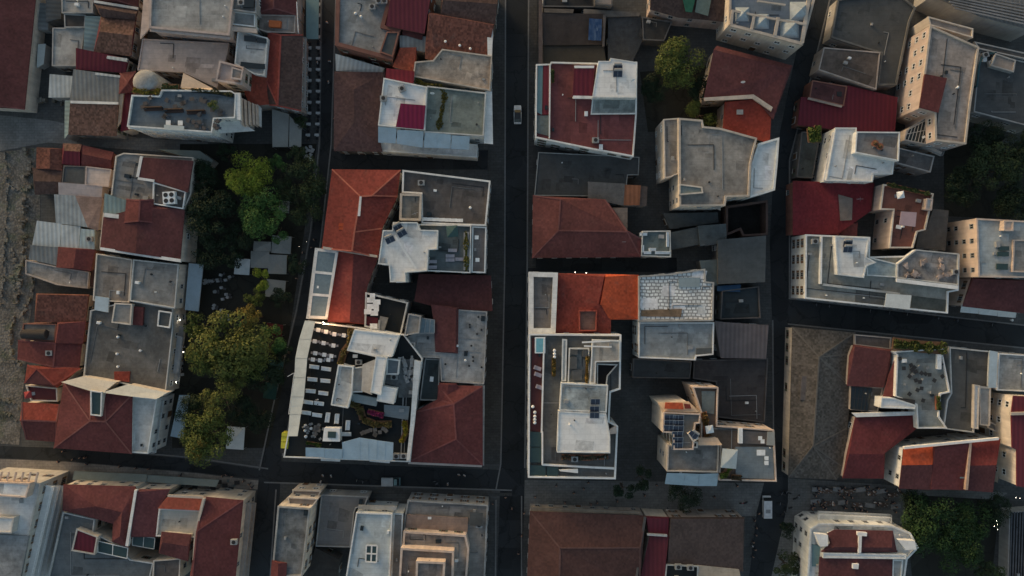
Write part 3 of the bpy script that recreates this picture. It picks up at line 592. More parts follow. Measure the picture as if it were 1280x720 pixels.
b.shed('02:314,337 408,332 402,484 306,480', 11.2, [.4, .4, 0, 0], crimson, part='stair_hut', z0=9, win=False)
b.slab('coping', '02:312,328 412,328 410,340 312,340', 11.8, .5, white2); b.slab('coping', '02:306,478 406,480 404,494 304,492', 11.4, .4, white)
b.slab('awning', '02:157,326 188,324 184,570 152,574', 9.6, .12, crimson); b.slab('awning', '02:130,327 155,327 150,574 124,560', 9.5, .12, clothteal); b.slab('awning', '02:124,577 186,577 184,680 122,664', 9.55, .12, F_(.12, .15, .15)); b.slab('partition', '02:186,320 194,320 190,690 184,690', 10.0, .9, white)
b = B('dark flat roof yard with a white edge line, under the house with red terrace', wdark); b.flat('12:132,42 636,66 632,155 578,156 572,205 480,262 112,258', 4.8, F_(.07, .075, .076, .7), .25, .16, pm=F_(.3, .31, .3))
b = B('grey brown canvas roof joined to a rust orange sheet', wtan, S, 'shed'); b.shed('12:382,192 560,202 555,305 382,268', 6.1, [.4, .4, 0, 0], F_(.15, .14, .13)); b.shed('12:564,207 640,210 635,304 558,304', 6.0, [.3, .3, 0, 0], rust, part='wing', win=False); b.shed('12:642,212 674,217 670,308 637,306', 5.8, [.3, .2, 0, 0], F_(.13, .1, .085), part='wing', win=False)
b = B('maroon roof with three hipped slopes along a dark lane', wdark); b.tile('12:110,264 460,282 476,300 500,330 500,425 575,436 640,478 638,560 106,564', 8, '12:242,276 232,432 575,438', 1.4, T_(.118, .042, .039, .6)); b.slab('hatch', '12:550,452 570,452 570,490 550,490', 8.9, .3, pgrey)
b = B('narrow steps of faded orange sheet beside the maroon hips', wgrey, S, 'shed'); b.shed('12:504,322 574,322 574,428 504,418', 6, [.3, .3, 0, 0], F_(.28, .22, .18, 1.4))
b = B('teal grey roof terrace lined with white benches', wgrey); b.flat('12:650,436 790,434 793,566 645,560', 7.8, F_(.14, .18, .18, .7), .5, .2, pm=pale); b.shed('12:582,478 640,484 640,558 580,556', 7.9, [.2, .2, 0, 0], maroon2, part='lean_to', win=False)
b = B('block with an insulation block roof, an orange lit hipped roof and a white framed terrace', wwhite, 'apartment_building', 'apartment block')
b.flat('p:661,340 697,341 694,416 661,416', 10.2, F_(.2, .18, .165, .9), .8, 1.0, pm=white)
b.tile('p:697,343 757,344 750,382 763,384 762,416 694,416', 9.5, 'p:755,346 748,380', .9, T_(.2, .043, .032, .8), part='wing', caps=False)
b.tile('p:758,344 797,345 798,398 763,398 763,383 750,382', 9.5, 'p:757,346 751,380', .9, orange, part='wing', caps=False, win=False)  # brighter orange tile: sunlight on this part of the roof put into its colour
b.flat('22:335,112 424,112 420,214 336,214', 10.3, F_(.19, .11, .09, 1.3), .5, .2, z0=8, part='terrace', pm=T_(.3, .07, .05), win=False)
b.flat('p:798,345 840,342 881,336 882,352 892,353 891,401 798,402', 10, mat('blocks', (.82, .84, .82)), .4, .3, part='wing', pm=lgrey); b.slab('roof_panel', '12:832,668 942,668 938,716 834,716', 10.4, .25, F_(.26, .33, .36, .4)); b.slab('pallets', '22:645,112 850,104 846,145 645,142', 10.4, .3, F_(.24, .17, .11, 1.5))
b.flat('p:798,403 892,403 891,443 870,445 869,450 798,447', 9.3, F_(.3, .325, .33, .9), .5, .25, part='wing', pm=white); b.slab('roof_slab', '22:922,302 1000,300 998,330 922,336', 9.7, .3, F_(.1, .11, .11))
b = B('white terraced block with a deep black light well, planters and dark glass canopies', wwhite, 'apartment_building', 'apartment block')
b.flat('p:661,417 776,418 775,486 763,490 761,526 772,532 769,598 660,596', 12, F_(.13, .13, .125, .8), .8, .32, pm=white2)
b.slab('deck', '22:100,250 158,254 148,722 92,715', 12.3, .2, F_(.11, .04, .04, .6)); b.slab('partition', '22:157,250 164,250 152,725 144,725', 13.0, .9, white2)
b.wing('roof_room', '22:402,258 540,262 540,368 420,370 416,478 388,478', 14, F_(.46, .42, .36, .8), 12, .15); b.wing('light_well', '22:425,378 528,382 478,440 472,488 424,488', 13.2, mat('plain', (.006, .006, .007)), 12, .3, .2, pm=pale)  # near-black lid: shade down the well painted as colour
b.wing('roof_room', '22:252,255 275,258 270,465 248,465', 13.2, F_(.4, .43, .43, .6), 12, .1); b.wing('roof_room', '22:285,300 385,300 386,478 278,476', 13.0, F_(.2, .21, .2, 1.3), 12, .3)
for q in ('22:290,345 325,345 325,405 290,405', '22:300,408 350,408 350,460 300,460', '22:292,305 330,308 328,335 292,333', '22:355,310 378,310 376,345 352,345'): b.slab('roof_box', q, 13.9, .8, F_(.1, .105, .105, 1))
for q in ('22:350,268 490,262 490,268 350,276', '22:360,286 498,292 498,298 360,294'): b.slab('beam', q, 15.0, .12, white2)
b.wing('roof_room', '22:246,474 480,486 472,622 238,612', 14.6, F_(.36, .4, .4, 1.5), 12, .1); b.wing('roof_room', '22:232,616 470,628 32:490,20 490,105 225,102', 15, white2, 12, .12)
for q in ('32:86,0 146,0 146,74 86,74', '32:86,78 146,78 146,152 86,152', '32:84,166 168,168 168,224 82,220', '32:174,172 232,176 232,228 174,226'): b.slab('glass_canopy', q, 12.7, .1, gteal)
b.slab('partition', '32:148,0 156,0 156,165 148,165', 13.1, .9, white2); b.slab('partition', '32:150,160 512,178 512,188 150,168', 12.9, .8, white2); b.slab('balcony_wall', '32:470,0 520,-30 524,8 478,12', 13.6, 1.2, wpeach); b.slab('partition', '32:235,190 330,186 330,206 240,196', 13.2, .9, white2)
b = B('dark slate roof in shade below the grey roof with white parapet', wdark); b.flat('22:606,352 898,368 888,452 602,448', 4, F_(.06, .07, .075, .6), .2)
b = B('tall block with solar panels, an orange tiled attic strip and white awnings at its foot', wcream, 'apartment_building', 'apartment block')
b.flat('G:140,215 360,225 358,282 330,285 318,440 200,440 196,340 135,336', 14.6, F_(.16, .165, .16, .8), .5, .25, pm=wpeach)
b.tile('G:118,168 290,160 356,220 140,214', 14.2, 'G:150,210 350,218', .6, F_(.6, .44, .3, .5), part='attic', caps=False, win=False); b.slab('attic_tiles', 'G:152,158 256,162 262,200 148,196', 15.4, .2, orange); b.slab('attic_tiles', 'G:264,166 300,170 308,196 270,196', 15.3, .2, brick)
b.flat('G:166,412 472,410 466,576 160,570', 12.6, F_(.21, .205, .195, 1), .4, .25, part='wing', pm=cream)
b.shed('G:355,376 462,374 480,406 346,406', 13.4, [.1, .1, 1.0, 1.0], F_(.62, .48, .36, .4), z0=9, part='gable', win=False)
b.wing('light_well', 'G:318,395 345,395 343,430 315,430', 14.2, black, 12); b.wing('stair_hut', 'G:285,345 330,325 350,375 318,395', 15.6, lgrey, 12)
for q in ('G:162,582 272,584 262,655 150,648', 'G:272,584 356,588 350,660 262,655', 'G:356,588 470,584 460,660 350,660'): b.awn(q, 12.3, 9.5, clothblue)
b = B('roof terrace block with brown and blue grey floors and an orange lit back wall', wpeach, 'apartment_building', 'apartment block')
b.flat('G:312,62 466,66 460,296 800,322 815,630 470,622 478,408 362,372 366,222', 11.6, F_(.13, .1, .08, 1), .6, .25, pm=wpeach); b.slab('deck', 'G:572,425 800,425 806,620 575,612', 11.8, .12, F_(.2, .24, .26, .6)); b.slab('deck', 'G:618,330 800,335 802,412 615,405', 11.9, .12, F_(.15, .13, .12, .6))
b.slab('deck', 'G:370,90 450,92 445,230 372,215', 11.8, .12, F_(.16, .19, .19, .9)); b.slab('canopy', 'G:765,335 808,335 808,418 760,415', 13.2, .15, clothg)
b = B('plum grey ribbed roof behind the white parapet of the grey roof', wdark); b.shed('22:1014,170 1275,188 1268,350 1046,348', 5.2, [.8, .8, 0, 0], MT(.16, .13, .125, .7))
b = B('wide dark brown flat roof in front of the orange lit wall', wdark); b.flat('22:908,362 1278,352 1262,672 1024,645 1020,470 905,452', 3.6, F_(.07, .062, .06, .7), .3, pm=taupe)
b = B('large slate grey roof by the right hand street, a light seam down it', wdark); b.shed('12:1030,482 1262,462 1258,688 1032,698', 6, [.2, .8, .8, .2], F_(.09, .1, .103, .7))
b = B('yard roof of dark glass with a blue tarpaulin corner', wdark); b.flat('22:1048,14 1232,-8 1240,150 1040,156', 4.6, F_(.035, .045, .05, .7), .5, pm=taupe); b.slab('tarpaulin', 'Z:385,470 505,462 500,500 385,495', 5.2, .1, mat('plain', (.03, .07, .13)))
b = B('pair of small grey lean-tos in the dark yard below the concrete block', wdark, S, 'shed'); b.shed('12:930,412 1065,402 1072,492 942,508', 5, [.4, .4, 0, 0], F_(.1, .115, .118)); b.shed('12:795,445 926,418 936,500 798,526', 4.4, [.3, .3, 0, 0], F_(.075, .087, .09), part='wing', win=False)
b = B('slate shed strip hard under the concrete block wall', wdark, S, 'shed').shed('Z:118,110 385,105 390,150 150,182', 3.6, [.3, .3, 0, 0], F_(.065, .075, .078))
b = B('teal grey sheet roof at the corner of the insulation block roof', wdark, S, 'shed').shed('Z:300,345 385,340 385,465 325,470', 4.6, [.3, .3, 0, 0], F_(.12, .15, .155))
b = B('open brown walled ruin house without a roof, beside the right hand street', wbrick, 'ruined_house', 'ruin')
mb = MB(); q = ccw(W('Z:430,70 640,40 640,215 515,222 500,190 430,220', 5.0)); b.start(q); mb.ring(q, offset(q, -.45), 0, 5.0); b.part('wall', mb, F_(.1, .065, .055, 1)); mb = MB(); mb.face([(p.x, p.y, .3) for p in q]); b.part('floor', mb, F_(.03, .028, .025)); VOLS.append((q, 0, 0.3))
b = B('big concrete roof block with cracked patches and a curved white roof terrace', wcream, 'apartment_building', 'apartment block')
b.flat('02:832,592 950,602 956,634 1040,642 1222,692 12:1192,100 1184,262 1070,266 1064,310 836,312', 11.8, F_(.29, .275, .25, 1.2), .5, .35, pm=cream)
b.flat('02:756,598 830,592 12:833,148 792,166 762,172', 10.4, F_(.3, .28, .25, 1), .4, part='annex')
b.flat('12:1228,0 13:52,-30 44,90 30,232 12:1188,268 1194,102', 10.9, white, .6, .4, part='terrace', wall=wwhite); b.slab('pool', '12:1210,95 1225,88 1244,95 1244,250 1206,258', 11.2, .2, F_(.12, .13, .13)); b.wing('stair_hut', '12:836,200 950,215 955,245 836,255', 13, F_(.2, .24, .23), 11.8)
b = B('maroon roof in two falls with a pale coping, by the big tree', wtan); b.tile('p:897,59 989,83 966,147 944,121 881,124', 8.6, 'p:892,62 986,86', .8, maroon, caps=False); b.slab('coping', 'p:880,122 942,118 966,134 964,139 941,123 881,126', 9.2, .6, cream)
b = B('orange red roof with a tiny grey skylight, under the pale coping', wtan); b.tile('p:907,128 941,124 963,141 961,178 945,172 905,160', 7.6, 'p:908,128 942,124 964,141', .6, T_(.22, .04, .028, .6), caps=False); b.slab('skylight', 'p:921,137 929,137 929,143 921,143', 8.5, .2, pgrey)
# bottom middle
b = B('narrow grey stained roof block with stepped terraces, right of the left street', wcream, 'apartment_building', 'apartment block')
b.flat('p:348,632 388,635 378,720 340,720', 12, F_(.19, .2, .2, 1.5), .5, .3, pm=lgrey); b.flat('p:360,621 398,623 389,635 362,632', 9.2, beige, .4, part='terrace'); b.flat('p:366,612 402,613 397,622 366,620', 6.4, beige, .4, part='terrace'); b.tile('p:341,702 357,705 355,740 338,740', 12.4, 'p:348,704 346,738', .4, maroon2, part='stair_hut', z0=12, win=False, caps=False)
B('smooth grey flat roof set back between two taller blocks', wgrey).flat('31:328,312 562,322 545,365 500,380 492,400 472,575 300,570', 5.2, F_(.2, .2, .2, .5), .3)
B('dark brown roof at the bottom edge with a black hatch', wdark).shed('31:300,578 415,640 400,760 250,760', 4, [.5, 0, 0, .5], F_(.055, .05, .046))
b = B('bluish white roof block with a cross braced skylight', wwhite, 'apartment_building', 'apartment block'); b.flat('31:503,400 682,408 668,760 445,760', 10.6, F_(.5, .56, .57, .6), .4, .25, pm=white); b.slab('cornice', '31:512,366 704,372 700,392 510,388', 9.6, .5, lgrey)
b.glassroof('skylight', '31:552,566 606,568 602,652 548,648', 11.3, 2, 2, gteal, white, .3); b.flat('31:690,405 735,408 720,760 675,760', 8.4, grey, .3, part='wing')
b = B('stepped peach concrete block climbing in four terraces', wpeach, 'apartment_building', 'apartment block')
b.flat('31:760,338 1160,362 1142,780 712,780 745,420', 7, F_(.27, .255, .235, .9), .5, .3, wall=wgrey, pm=lgrey); b.flat('31:740,492 1050,512 1066,580 1050,790 715,790', 9.7, F_(.32, .29, .26, .9), .6, .4, part='upper_floor', z0=7, pm=wpeach); b.flat('31:726,576 990,592 985,790 712,790', 12.4, F_(.23, .2, .18, .9), .6, .4, part='upper_floor', z0=9.7, pm=wpeach); b.flat('31:802,642 946,648 938,790 798,790', 14.6, F_(.25, .22, .2), .5, .4, part='upper_floor', z0=12.4, pm=wpeach); b.slab('terrace', '31:755,412 1060,430 1058,500 748,480', 8, .5, F_(.3, .22, .18, .8)); b.slab('awning', '31:1070,400 1135,405 1135,470 1068,468', 8.6, .1, dkgrey)
b = B('wide dull red roof round a courtyard, cut by the bottom edge', wtan, 'market_hall', 'hall'); b.tile('32:95,402 662,424 632,780 78,780', 7.6, '32:236,780 240,580 640,578', 1.5, T_(.088, .044, .038, .6)); b.slab('cornice', '32:95,374 640,398 640,412 95,396', 7.2, .6, F_(.22, .19, .15)); b.flat('32:300,690 450,705 440,790 290,790', 8.0, pale, .3, part='annex', win=False)
b = B('narrow crimson roof pinched between two wide dull roofs', wcream); b.tile('32:672,426 782,432 775,512 690,516', 7.8, '32:674,428 784,432', .7, crimson, caps=False, win=False); b.shed('32:690,520 778,522 752,790 630,790', 7.6, [0, .5, .5, 0], mat('metal', (.11, .022, .03), .5), part='wing', win=False); b.slab('coping', '32:660,424 672,426 640,640 622,780 610,780 628,640', 8.6, .7, taupe); b.slab('coping', '32:676,508 776,514 776,524 676,518', 8.7, .6, pale)
b = B('wide grey brown roof at the bottom edge behind a beige barrel roof', wtan, 'market_hall', 'hall'); b.tile('32:792,432 1158,432 1150,692 782,665', 7.4, '32:795,434 1158,434', 1.2, T_(.085, .062, .056, .6), caps=False)
b = B('low plant deck with air units and a beige barrel roof, cut by the bottom edge', wcream); b.flat('32:770,660 930,668 928,790 758,790', 7.9, black, .4, pm=pale); b.tile('32:932,672 1130,692 1152,790 934,790', 7.9, '32:936,730 1145,740', .7, F_(.36, .33, .28, .6), part='wing', caps=False, win=False)
# ================================================================ buildings, right part of the town
b = B('cream office block whose white roof frame holds glass pyramids', wcream, 'office_building', 'office'); b.flat('p:912,-15 1022,-15 1003,57 911,31', 11.6, F_(.17, .21, .25, .5), .3, .4, pm=cream)
for q in ('X:120,95 140,100 125,250 95,240', 'X:330,160 355,165 330,300 305,295', 'X:570,170 600,175 565,360 535,355', 'X:870,0 905,0 840,430 805,425', 'X:110,240 830,420 820,450 105,262', 'X:125,95 740,215 735,235 122,115', 'X:740,205 870,230 865,255 738,228', 'X:380,0 660,40 655,55 375,14'): b.slab('roof_beam', q, 12.7, .5, cream)
for c, r in (((928, 18), 1.5), ((952, 27), 1.6), ((987, 36), 2.0), ((999, 14), 2.0)):
    w = P(c, 11.9); mb = MB(); k = [w + Vector((x * r, y * r, 0)) for x, y in ((-1, -1), (1, -1), (1, 1), (-1, 1))]; a = w + Vector((0, 0, r * .9))
    for i in range(4): mb.face([k[i], k[(i + 1) % 4], a])
    b.part('glass_pyramid', mb, mat('glass', (.34, .4, .43), 1, .3))
b.balcony('p:915,33', 'p:985,54', 4.2, 1.1, wcream)
B('charcoal flat roof with a light rim, wide and empty', wgrey).flat('03:345,0 630,-50 735,42 705,112 640,428 545,428 562,268 480,245 312,190', 5, F_(.088, .093, .092, .6), .5, .35, pm=F_(.16, .16, .15))
B('brown felt roof crossed by dark lines, beside the charcoal roof', wtan).flat('03:278,238 560,262 540,448 252,350', 6, F_(.145, .118, .1, 1.3), .2)
b = B('broad bright crimson roof with a maroon step and a pale gutter', wbrick); b.shed('03:395,432 640,492 630,682 150,622 165,490 205,492 378,532', 4.6, [.5, .6, 0, 0, .4, .4, .5], crimson); b.flat('03:222,402 395,432 378,530 206,490', 5.2, F_(.1, .045, .047, .8), .15, part='wing', win=False); b.slab('gutter', '03:202,486 372,528 368,538 198,496', 5.7, .25, beige); b.slab('vent', '03:345,458 370,458 368,482 345,480', 5.5, .3, pdark)
b = B('tall pale block with a windowed rosy side wall, a stained roof and a maroon patch', wpink, 'apartment_building', 'apartment block')
b.flat('03:806,130 1050,238 1006,540 985,722 832,705 828,566 756,542', 13.5, F_(.33, .29, .26, 1.3), .5, .35, pm=cream); b.shed('03:782,376 886,396 850,560 758,536', 14.2, [.5, .5, 0, 0], maroon2, part='stair_hut', z0=13.5, win=False)
b.flat('03:796,86 1020,146 1018,192 806,128', 11.5, beige, .5, part='terrace', wall=wcream); b.glassroof('conservatory', '03:706,640 828,570 800,722 682,700', 9.6, 7, 2, gdark, pgrey, .12); b.flat('03:690,650 826,580 800,725 680,702', 9.2, dkgrey, .2, part='wing', wall=wtan); b.balcony('p:1128,168', 'p:1178,190', 6, 1.0, wcream)
b = B('dark roof with blue green pipes and a pale plant box', wgrey); b.flat('03:1056,255 1330,322 1330,640 1026,560', 7, F_(.085, .09, .092, .7), .3); b.wing('plant_room', '03:1136,268 1236,302 1226,362 1112,330', 8.6, beige, 7); b.flat('03:1030,210 1300,270 1300,300 1050,245', 8, F_(.12, .11, .1), .3, part='wing')
b = B('grey louvred roof structure crossing the top right corner', wgrey, 'office_building', 'office'); b.shed('03:830,-80 1330,-80 1330,150 1060,80 820,-20', 9, [.3, .3, 0, 0, .3], MT(.17, .18, .185, .7), win=False)
for i in range(7): b.slab('louvre', '03:%d,%d 1330,%d 1330,%d %d,%d' % (860 + i * 12, -60 + i * 16, 30 + i * 16, 37 + i * 16, 860 + i * 12, -53 + i * 16), 10.2, .3, F_(.24, .25, .26))
b = B('white roofed house with a planted corner and a grey roof room with terracotta pots', wwhite); b.flat('13:335,-80 440,-80 436,42 628,86 620,152 526,152 520,190 288,184', 9.6, white, .35); b.flat('13:440,-60 656,-58 650,86 432,44', 11.4, F_(.24, .23, .22, .9), .4, part='wing')
b.slab('ledge', '13:322,-60 334,-60 288,180 276,180', 9.7, .5, white)
B('dark green grey yard roof beside the white roofed house', wdark).flat('13:168,-60 262,-60 222,172 142,166', 3.8, F_(.07, .08, .078), .2)
B('small dull grey roof behind the terracotta pots', wgrey).flat('13:654,20 830,62 810,142 640,96', 7, F_(.12, .12, .12), .25)
b = B('crimson roof beside the right hand street with a pale worn strip', wbrick); b.tile('13:130,190 525,202 510,330 442,345 350,452 130,450', 5.6, '13:345,196 352,448', 1.0, [T_(.15, .022, .028, .5), T_(.17, .022, .026, .5)], caps=False); b.slab('roof_patch', '13:352,252 424,272 420,380 362,384', 6.8, .2, F_(.2, .17, .15)); b.tile('13:352,392 444,394 440,464 350,452', 5.2, '13:355,394 444,398', .5, maroon2, part='lean_to', win=False, caps=False)
b = B('house with a terracotta terrace, a lilac canopy and green edging', wpink); b.flat('13:572,202 822,250 782,430 742,440 720,520 602,520 622,330 556,328', 9, terracotta, .6, .25, pm=wcream); b.slab('canopy', '13:666,337 744,342 737,414 656,404', 11.3, .12, clothpink); b.wing('hut', '13:792,272 822,276 816,332 786,326', 10.6, pale, 9)
B('plain brown grey roof behind the terracotta terrace', wdark).shed('13:822,328 894,336 884,530 742,520 752,442 786,432', 6, [.6, .6, 0, 0, .3, .5], F_(.13, .118, .105, .8))
b = B('long white block with slotted side windows, roof rooms and a rubble strewn roof', wwhite, 'apartment_building', 'apartment block')
b.flat('A:112,142 455,156 452,260 930,250 925,440 872,450 868,562 108,482', 9, F_(.3, .3, .27, .9), .5, .3, pm=white2); b.wing('roof_room', 'A:272,150 454,158 440,262 490,290 440,310 425,372 285,355', 11, white, 9, .15); b.flat('A:600,300 700,222 928,244 926,412 600,372', 10.6, F_(.34, .32, .3, 1.8), .4, part='roof_room', z0=9, pm=pale)
b.flat('A:452,262 600,298 598,370 440,360 440,310', 10, F_(.36, .42, .42, .9), .3, part='roof_room', z0=9); b.slab('canopy', 'A:546,456 680,466 670,542 536,526', 11, .15, clothw); b.slab('partition', 'A:196,152 206,152 202,405 192,405', 10.2, 1.0, white2); b.slab('partition', 'A:210,402 620,452 618,462 208,414', 10, .9, pale); b.slab('deck', 'A:385,438 536,458 526,520 378,500', 9.4, .15, F_(.14, .14, .13)); b.slab('deck', 'A:684,468 866,490 860,552 676,530', 9.4, .15, F_(.1, .11, .1)); b.slab('gutter_wall', 'A:600,375 930,415 928,435 600,395', 11.3, .4, white2)
b = B('windowed rosy corner block with a bluish white roof and dark skylights, on the right edge', wpeach, 'apartment_building', 'apartment block'); b.flat('A:1022,56 1320,72 1320,372 1032,368', 13, F_(.44, .48, .48, .9), .4, .3, pm=wpeach)
for q in ('A:1148,204 1202,204 1202,228 1148,228', 'A:1140,234 1200,234 1200,258 1140,258', 'A:1135,296 1196,298 1194,330 1135,328'): b.slab('skylight', q, 13.7, .3, gteal)
b.wing('roof_room', 'A:1172,68 1222,70 1220,122 1170,120', 14.8, wpeach, 13); b.wing('roof_room', 'A:1222,170 1330,170 1330,345 1215,340', 13.6, grey, 13)
b = B('maroon roof with three white awnings along the wide side street', wpeach); b.tile('A:1006,374 1330,392 1330,562 960,520', 8.4, 'A:1010,376 1330,392', 1.0, maroon, caps=False)
for q in ('A:950,510 1042,525 1036,564 940,556', 'A:1044,526 1142,538 1136,576 1040,566', 'A:1144,540 1240,550 1234,586 1140,578'): b.awn(q, 8.2, 6.8, clothw)
b = B('great brown mottled roof with worn hips, standing alone on the street corner', wcream, 'mansion', 'house'); b.tile('23:127,202 430,228 410,330 398,470 415,505 390,700 33:385,185 340,232 108,222', 5.5, '23:255,345 226,790', 2.0, T_(.1, .09, .078, 1.3)); b.slab('roof_patch', '23:168,440 234,442 226,560 160,560', 6.9, .3, F_(.15, .13, .12))
b = B('maroon roof with a dark glass courtyard cover at its lower edge', wtan); b.tile('23:432,288 612,312 600,420 575,492 402,484 412,340', 7.8, '23:436,292 612,316', .8, T_(.12, .042, .042, .6), caps=False); b.flat('23:432,232 614,248 612,306 432,284', 6.4, F_(.14, .12, .11), .3, part='annex', win=False); b.glassroof('court_cover', '23:417,492 520,502 500,614 412,604', 7.4, 5, 2, gdark, pdark, .1); b.flat('23:415,490 575,498 548,620 412,608', 6.9, F_(.14, .13, .12), .1, part='annex', win=False); b.tile('23:612,430 640,342 630,542 582,540', 8.0, '23:636,345 628,540', .4, maroon2, part='wing', win=False, caps=False)
b = B('pale grey roof terrace with dark tables, hedge along its top and a bar hut', wwhite); b.flat('23:620,318 888,300 868,335 905,520 858,530 850,640 890,700 742,700 736,582 632,540 640,335', 9, F_(.24, .265, .26, .9), .6, .25, pm=white); b.wing('bar_hut', '23:566,548 628,550 736,585 732,604 562,598', 10.6, white, 0); b.slab('bar_counter', '23:634,546 736,560 734,590 630,580', 10.1, .9, pdark)
B('dull dark grey roof with a white hatch, between two terraces', wgrey).flat('23:904,296 1106,316 1098,500 1032,490 1026,722 872,702 892,560 912,524', 8.6, F_(.11, .108, .1, .7), .4, pm=pale)
b = B('pale blocks with crimson roofs and a cream lit wall, on the right edge', wcream, 'apartment_building', 'apartment block'); b.flat('23:1150,326 1360,340 1360,520 1142,510', 8.8, F_(.38, .38, .36, 1.2), .4, pm=white)
b.slab('awning', '23:1108,312 1150,320 1142,500 1102,498', 9.7, .12, clothblue); b.flat('C:162,208 185,212 178,398 158,395', 9.2, white, .3, part='wing'); b.flat('C:186,218 232,222 228,385 186,380', 8.8, lgrey, .3, part='wing')
b.shed('C:332,258 420,262 420,655 346,640 346,486 326,476 322,336', 12.6, [.2, 0, 0, .2, .2, .3, .3], mat('metal', (.15, .028, .038), .5), part='tower', wall=wcream); b.slab('partition', 'C:322,328 420,326 420,338 322,340', 13.6, .8, cream)
b.flat('C:216,360 320,410 318,440 216,392', 6, F_(.25, .25, .24), .5, part='terrace', win=False); b.shed('C:290,486 346,490 340,642 268,630', 5.6, [0, .4, .4, 0], dmetal, part='lean_to', win=False); b.slab('stair', 'C:268,480 290,484 280,600 262,596', 5, .4, pale)
b = B('maroon roof meeting the brown mottled roof, white coping on its top edge', wtan); b.tile('23:442,648 738,636 735,702 33:584,30 574,228 380,226 400,110', 7.8, '33:405,110 578,112', 1.0, T_(.12, .03, .033, .6), caps=False); b.slab('coping', '23:422,626 738,618 740,636 442,646', 8.7, .7, white)
b = B('white gabled house with orange lit upper and dark red lower slopes above the pedestrian street', wwhite)
b.tile('33:682,88 824,78 816,284 662,278', 10.6, '33:670,166 822,164', .9, [maroon, orange], alt={0: 0, 2: 1}, caps=False); b.shed('33:826,76 1006,56 990,288 817,284', 10.8, [.9, .9, 0, 0], T_(.115, .034, .036, .6), part='wing'); b.tile('33:1020,48 1156,40 1120,296 1002,288', 10.6, '33:1010,168 1142,166', .9, [maroon, T_(.2, .04, .034, .6)], alt={2: 1}, part='wing', caps=False); b.slab('coping', '33:1008,52 1020,50 1000,290 988,290', 12, .9, F_(.5, .36, .28)); b.slab('skylight', '33:960,205 982,205 982,232 960,232', 11.3, .2, gblue)  # upper slopes coloured brighter to carry the low sun on them
b.slab('gable_wall', '33:682,74 1010,42 1155,28 1155,40 1010,54 682,86', 12.2, .8, white2)
b = B('ornate white mansion with balustrades and a maroon roof in four fields', wwhite, 'mansion', 'house')
b.flat('33:205,478 250,452 610,464 706,500 746,574 690,632 668,790 188,790', 9.6, white, .7, .35)
b.tile('33:335,494 620,500 638,596 275,596 318,560 304,510', 11, '33:330,575 620,578', .7, maroon, part='attic', z0=9.6, win=False, caps=False); b.flat('33:275,604 690,612 688,634 274,628', 11.2, white2, .2, part='cornice', z0=9.6, win=False); b.tile('33:264,632 618,636 612,790 255,790', 10.8, '33:440,632 434,790', .6, maroon, part='attic', z0=9.6, win=False, caps=False)
b.slab('deck', '33:222,560 262,570 252,670 220,672', 9.9, .15, clothteal); b.flat('33:622,636 672,640 660,790 618,790', 10.3, lgrey, .3, part='terrace', z0=9.6, win=False); b.slab('cornice', '33:454,520 470,520 466,606 452,606', 12.1, .5, white2)
for q in ('33:448,500 496,504 494,522 448,518', '33:236,508 300,516 300,570 262,574', '33:650,540 735,545 742,588 690,590', '33:425,660 455,660 452,686 424,684'): b.slab('corner_block', q, 12, 1.5, white2)
for z in (3.6, 6.6): b.balcony('p:%d,%f' % (1022, 652 - (9.6 - z) * 1.2), 'p:%d,%f' % (1112, 656 - (9.6 - z) * 1.2), z, -1.1, wwhite, pwhite)
b = B('grey slatted roof over the railway cutting in the lower right corner', wgrey, 'station_roof', 'station roof'); b.flat('33:1205,400 1340,390 1340,790 1195,790', 3.6, F_(.03, .035, .04), .2, win=False)
for i in range(9): b.slab('slat', '33:%d,400 %d,400 %d,790 %d,790' % (1218 + i * 14, 1223 + i * 14, 1211 + i * 14, 1206 + i * 14), 4.2, .25, F_(.1, .11, .125))
# ================================================================ windows and doors on the walls that face open air
def window_mesh(w, h, frame, shutter=None):
    mb = MB(); mb.box(-w / 2, w / 2, 0.0, 0.03, 0, h, 1)
    for x in (-w / 2, w / 2 - .09): mb.box(x, x + .09, 0.0, .08, 0, h, 0)
    for z in (0, h - .09): mb.box(-w / 2, w / 2, 0.0, .075, z, z + .09, 0)
    mb.box(-.035, .035, 0, .06, .09, h - .09, 0); mb.box(-w / 2 - .1, w / 2 + .1, 0, .16, -.1, 0, 2)
    if shutter:
        for sx in (-1, 1): mb.box(min(sx * w / 2, sx * (w / 2 + .5)), max(sx * w / 2, sx * (w / 2 + .5)), 0.02, .07, 0, h, 3)
    return mb.mesh('window', [frame, gdark, pale, shutter or pgrey])
WIN = [window_mesh(1.0, 1.4, pgrey), window_mesh(.9, 1.6, pwood, pmat_shut := mat('plain', (.1, .12, .09))), window_mesh(1.3, 1.3, pwhite), window_mesh(.9, 1.7, pgrey, mat('plain', (.14, .09, .06)))]
def door_mesh():
    mb = MB(); mb.box(-.65, .65, 0, .06, 0, 2.3, 1); mb.box(-.78, -.65, 0, .12, 0, 2.45, 0); mb.box(.65, .78, 0, .12, 0, 2.45, 0); mb.box(-.65, .65, 0, .12, 2.3, 2.45, 0); mb.box(.45, .52, .06, .12, 1.0, 1.1, 2)
    return mb.mesh('door', [pale, pwood, steel])
DOOR = door_mesh()
rw = random.Random(5)
def covered(x, y, z, own):
    for q, z0, z1 in VOLS:
        if q is not own and z0 - .1 <= z < z1 + .3 and inside(q, x, y): return True
    return False
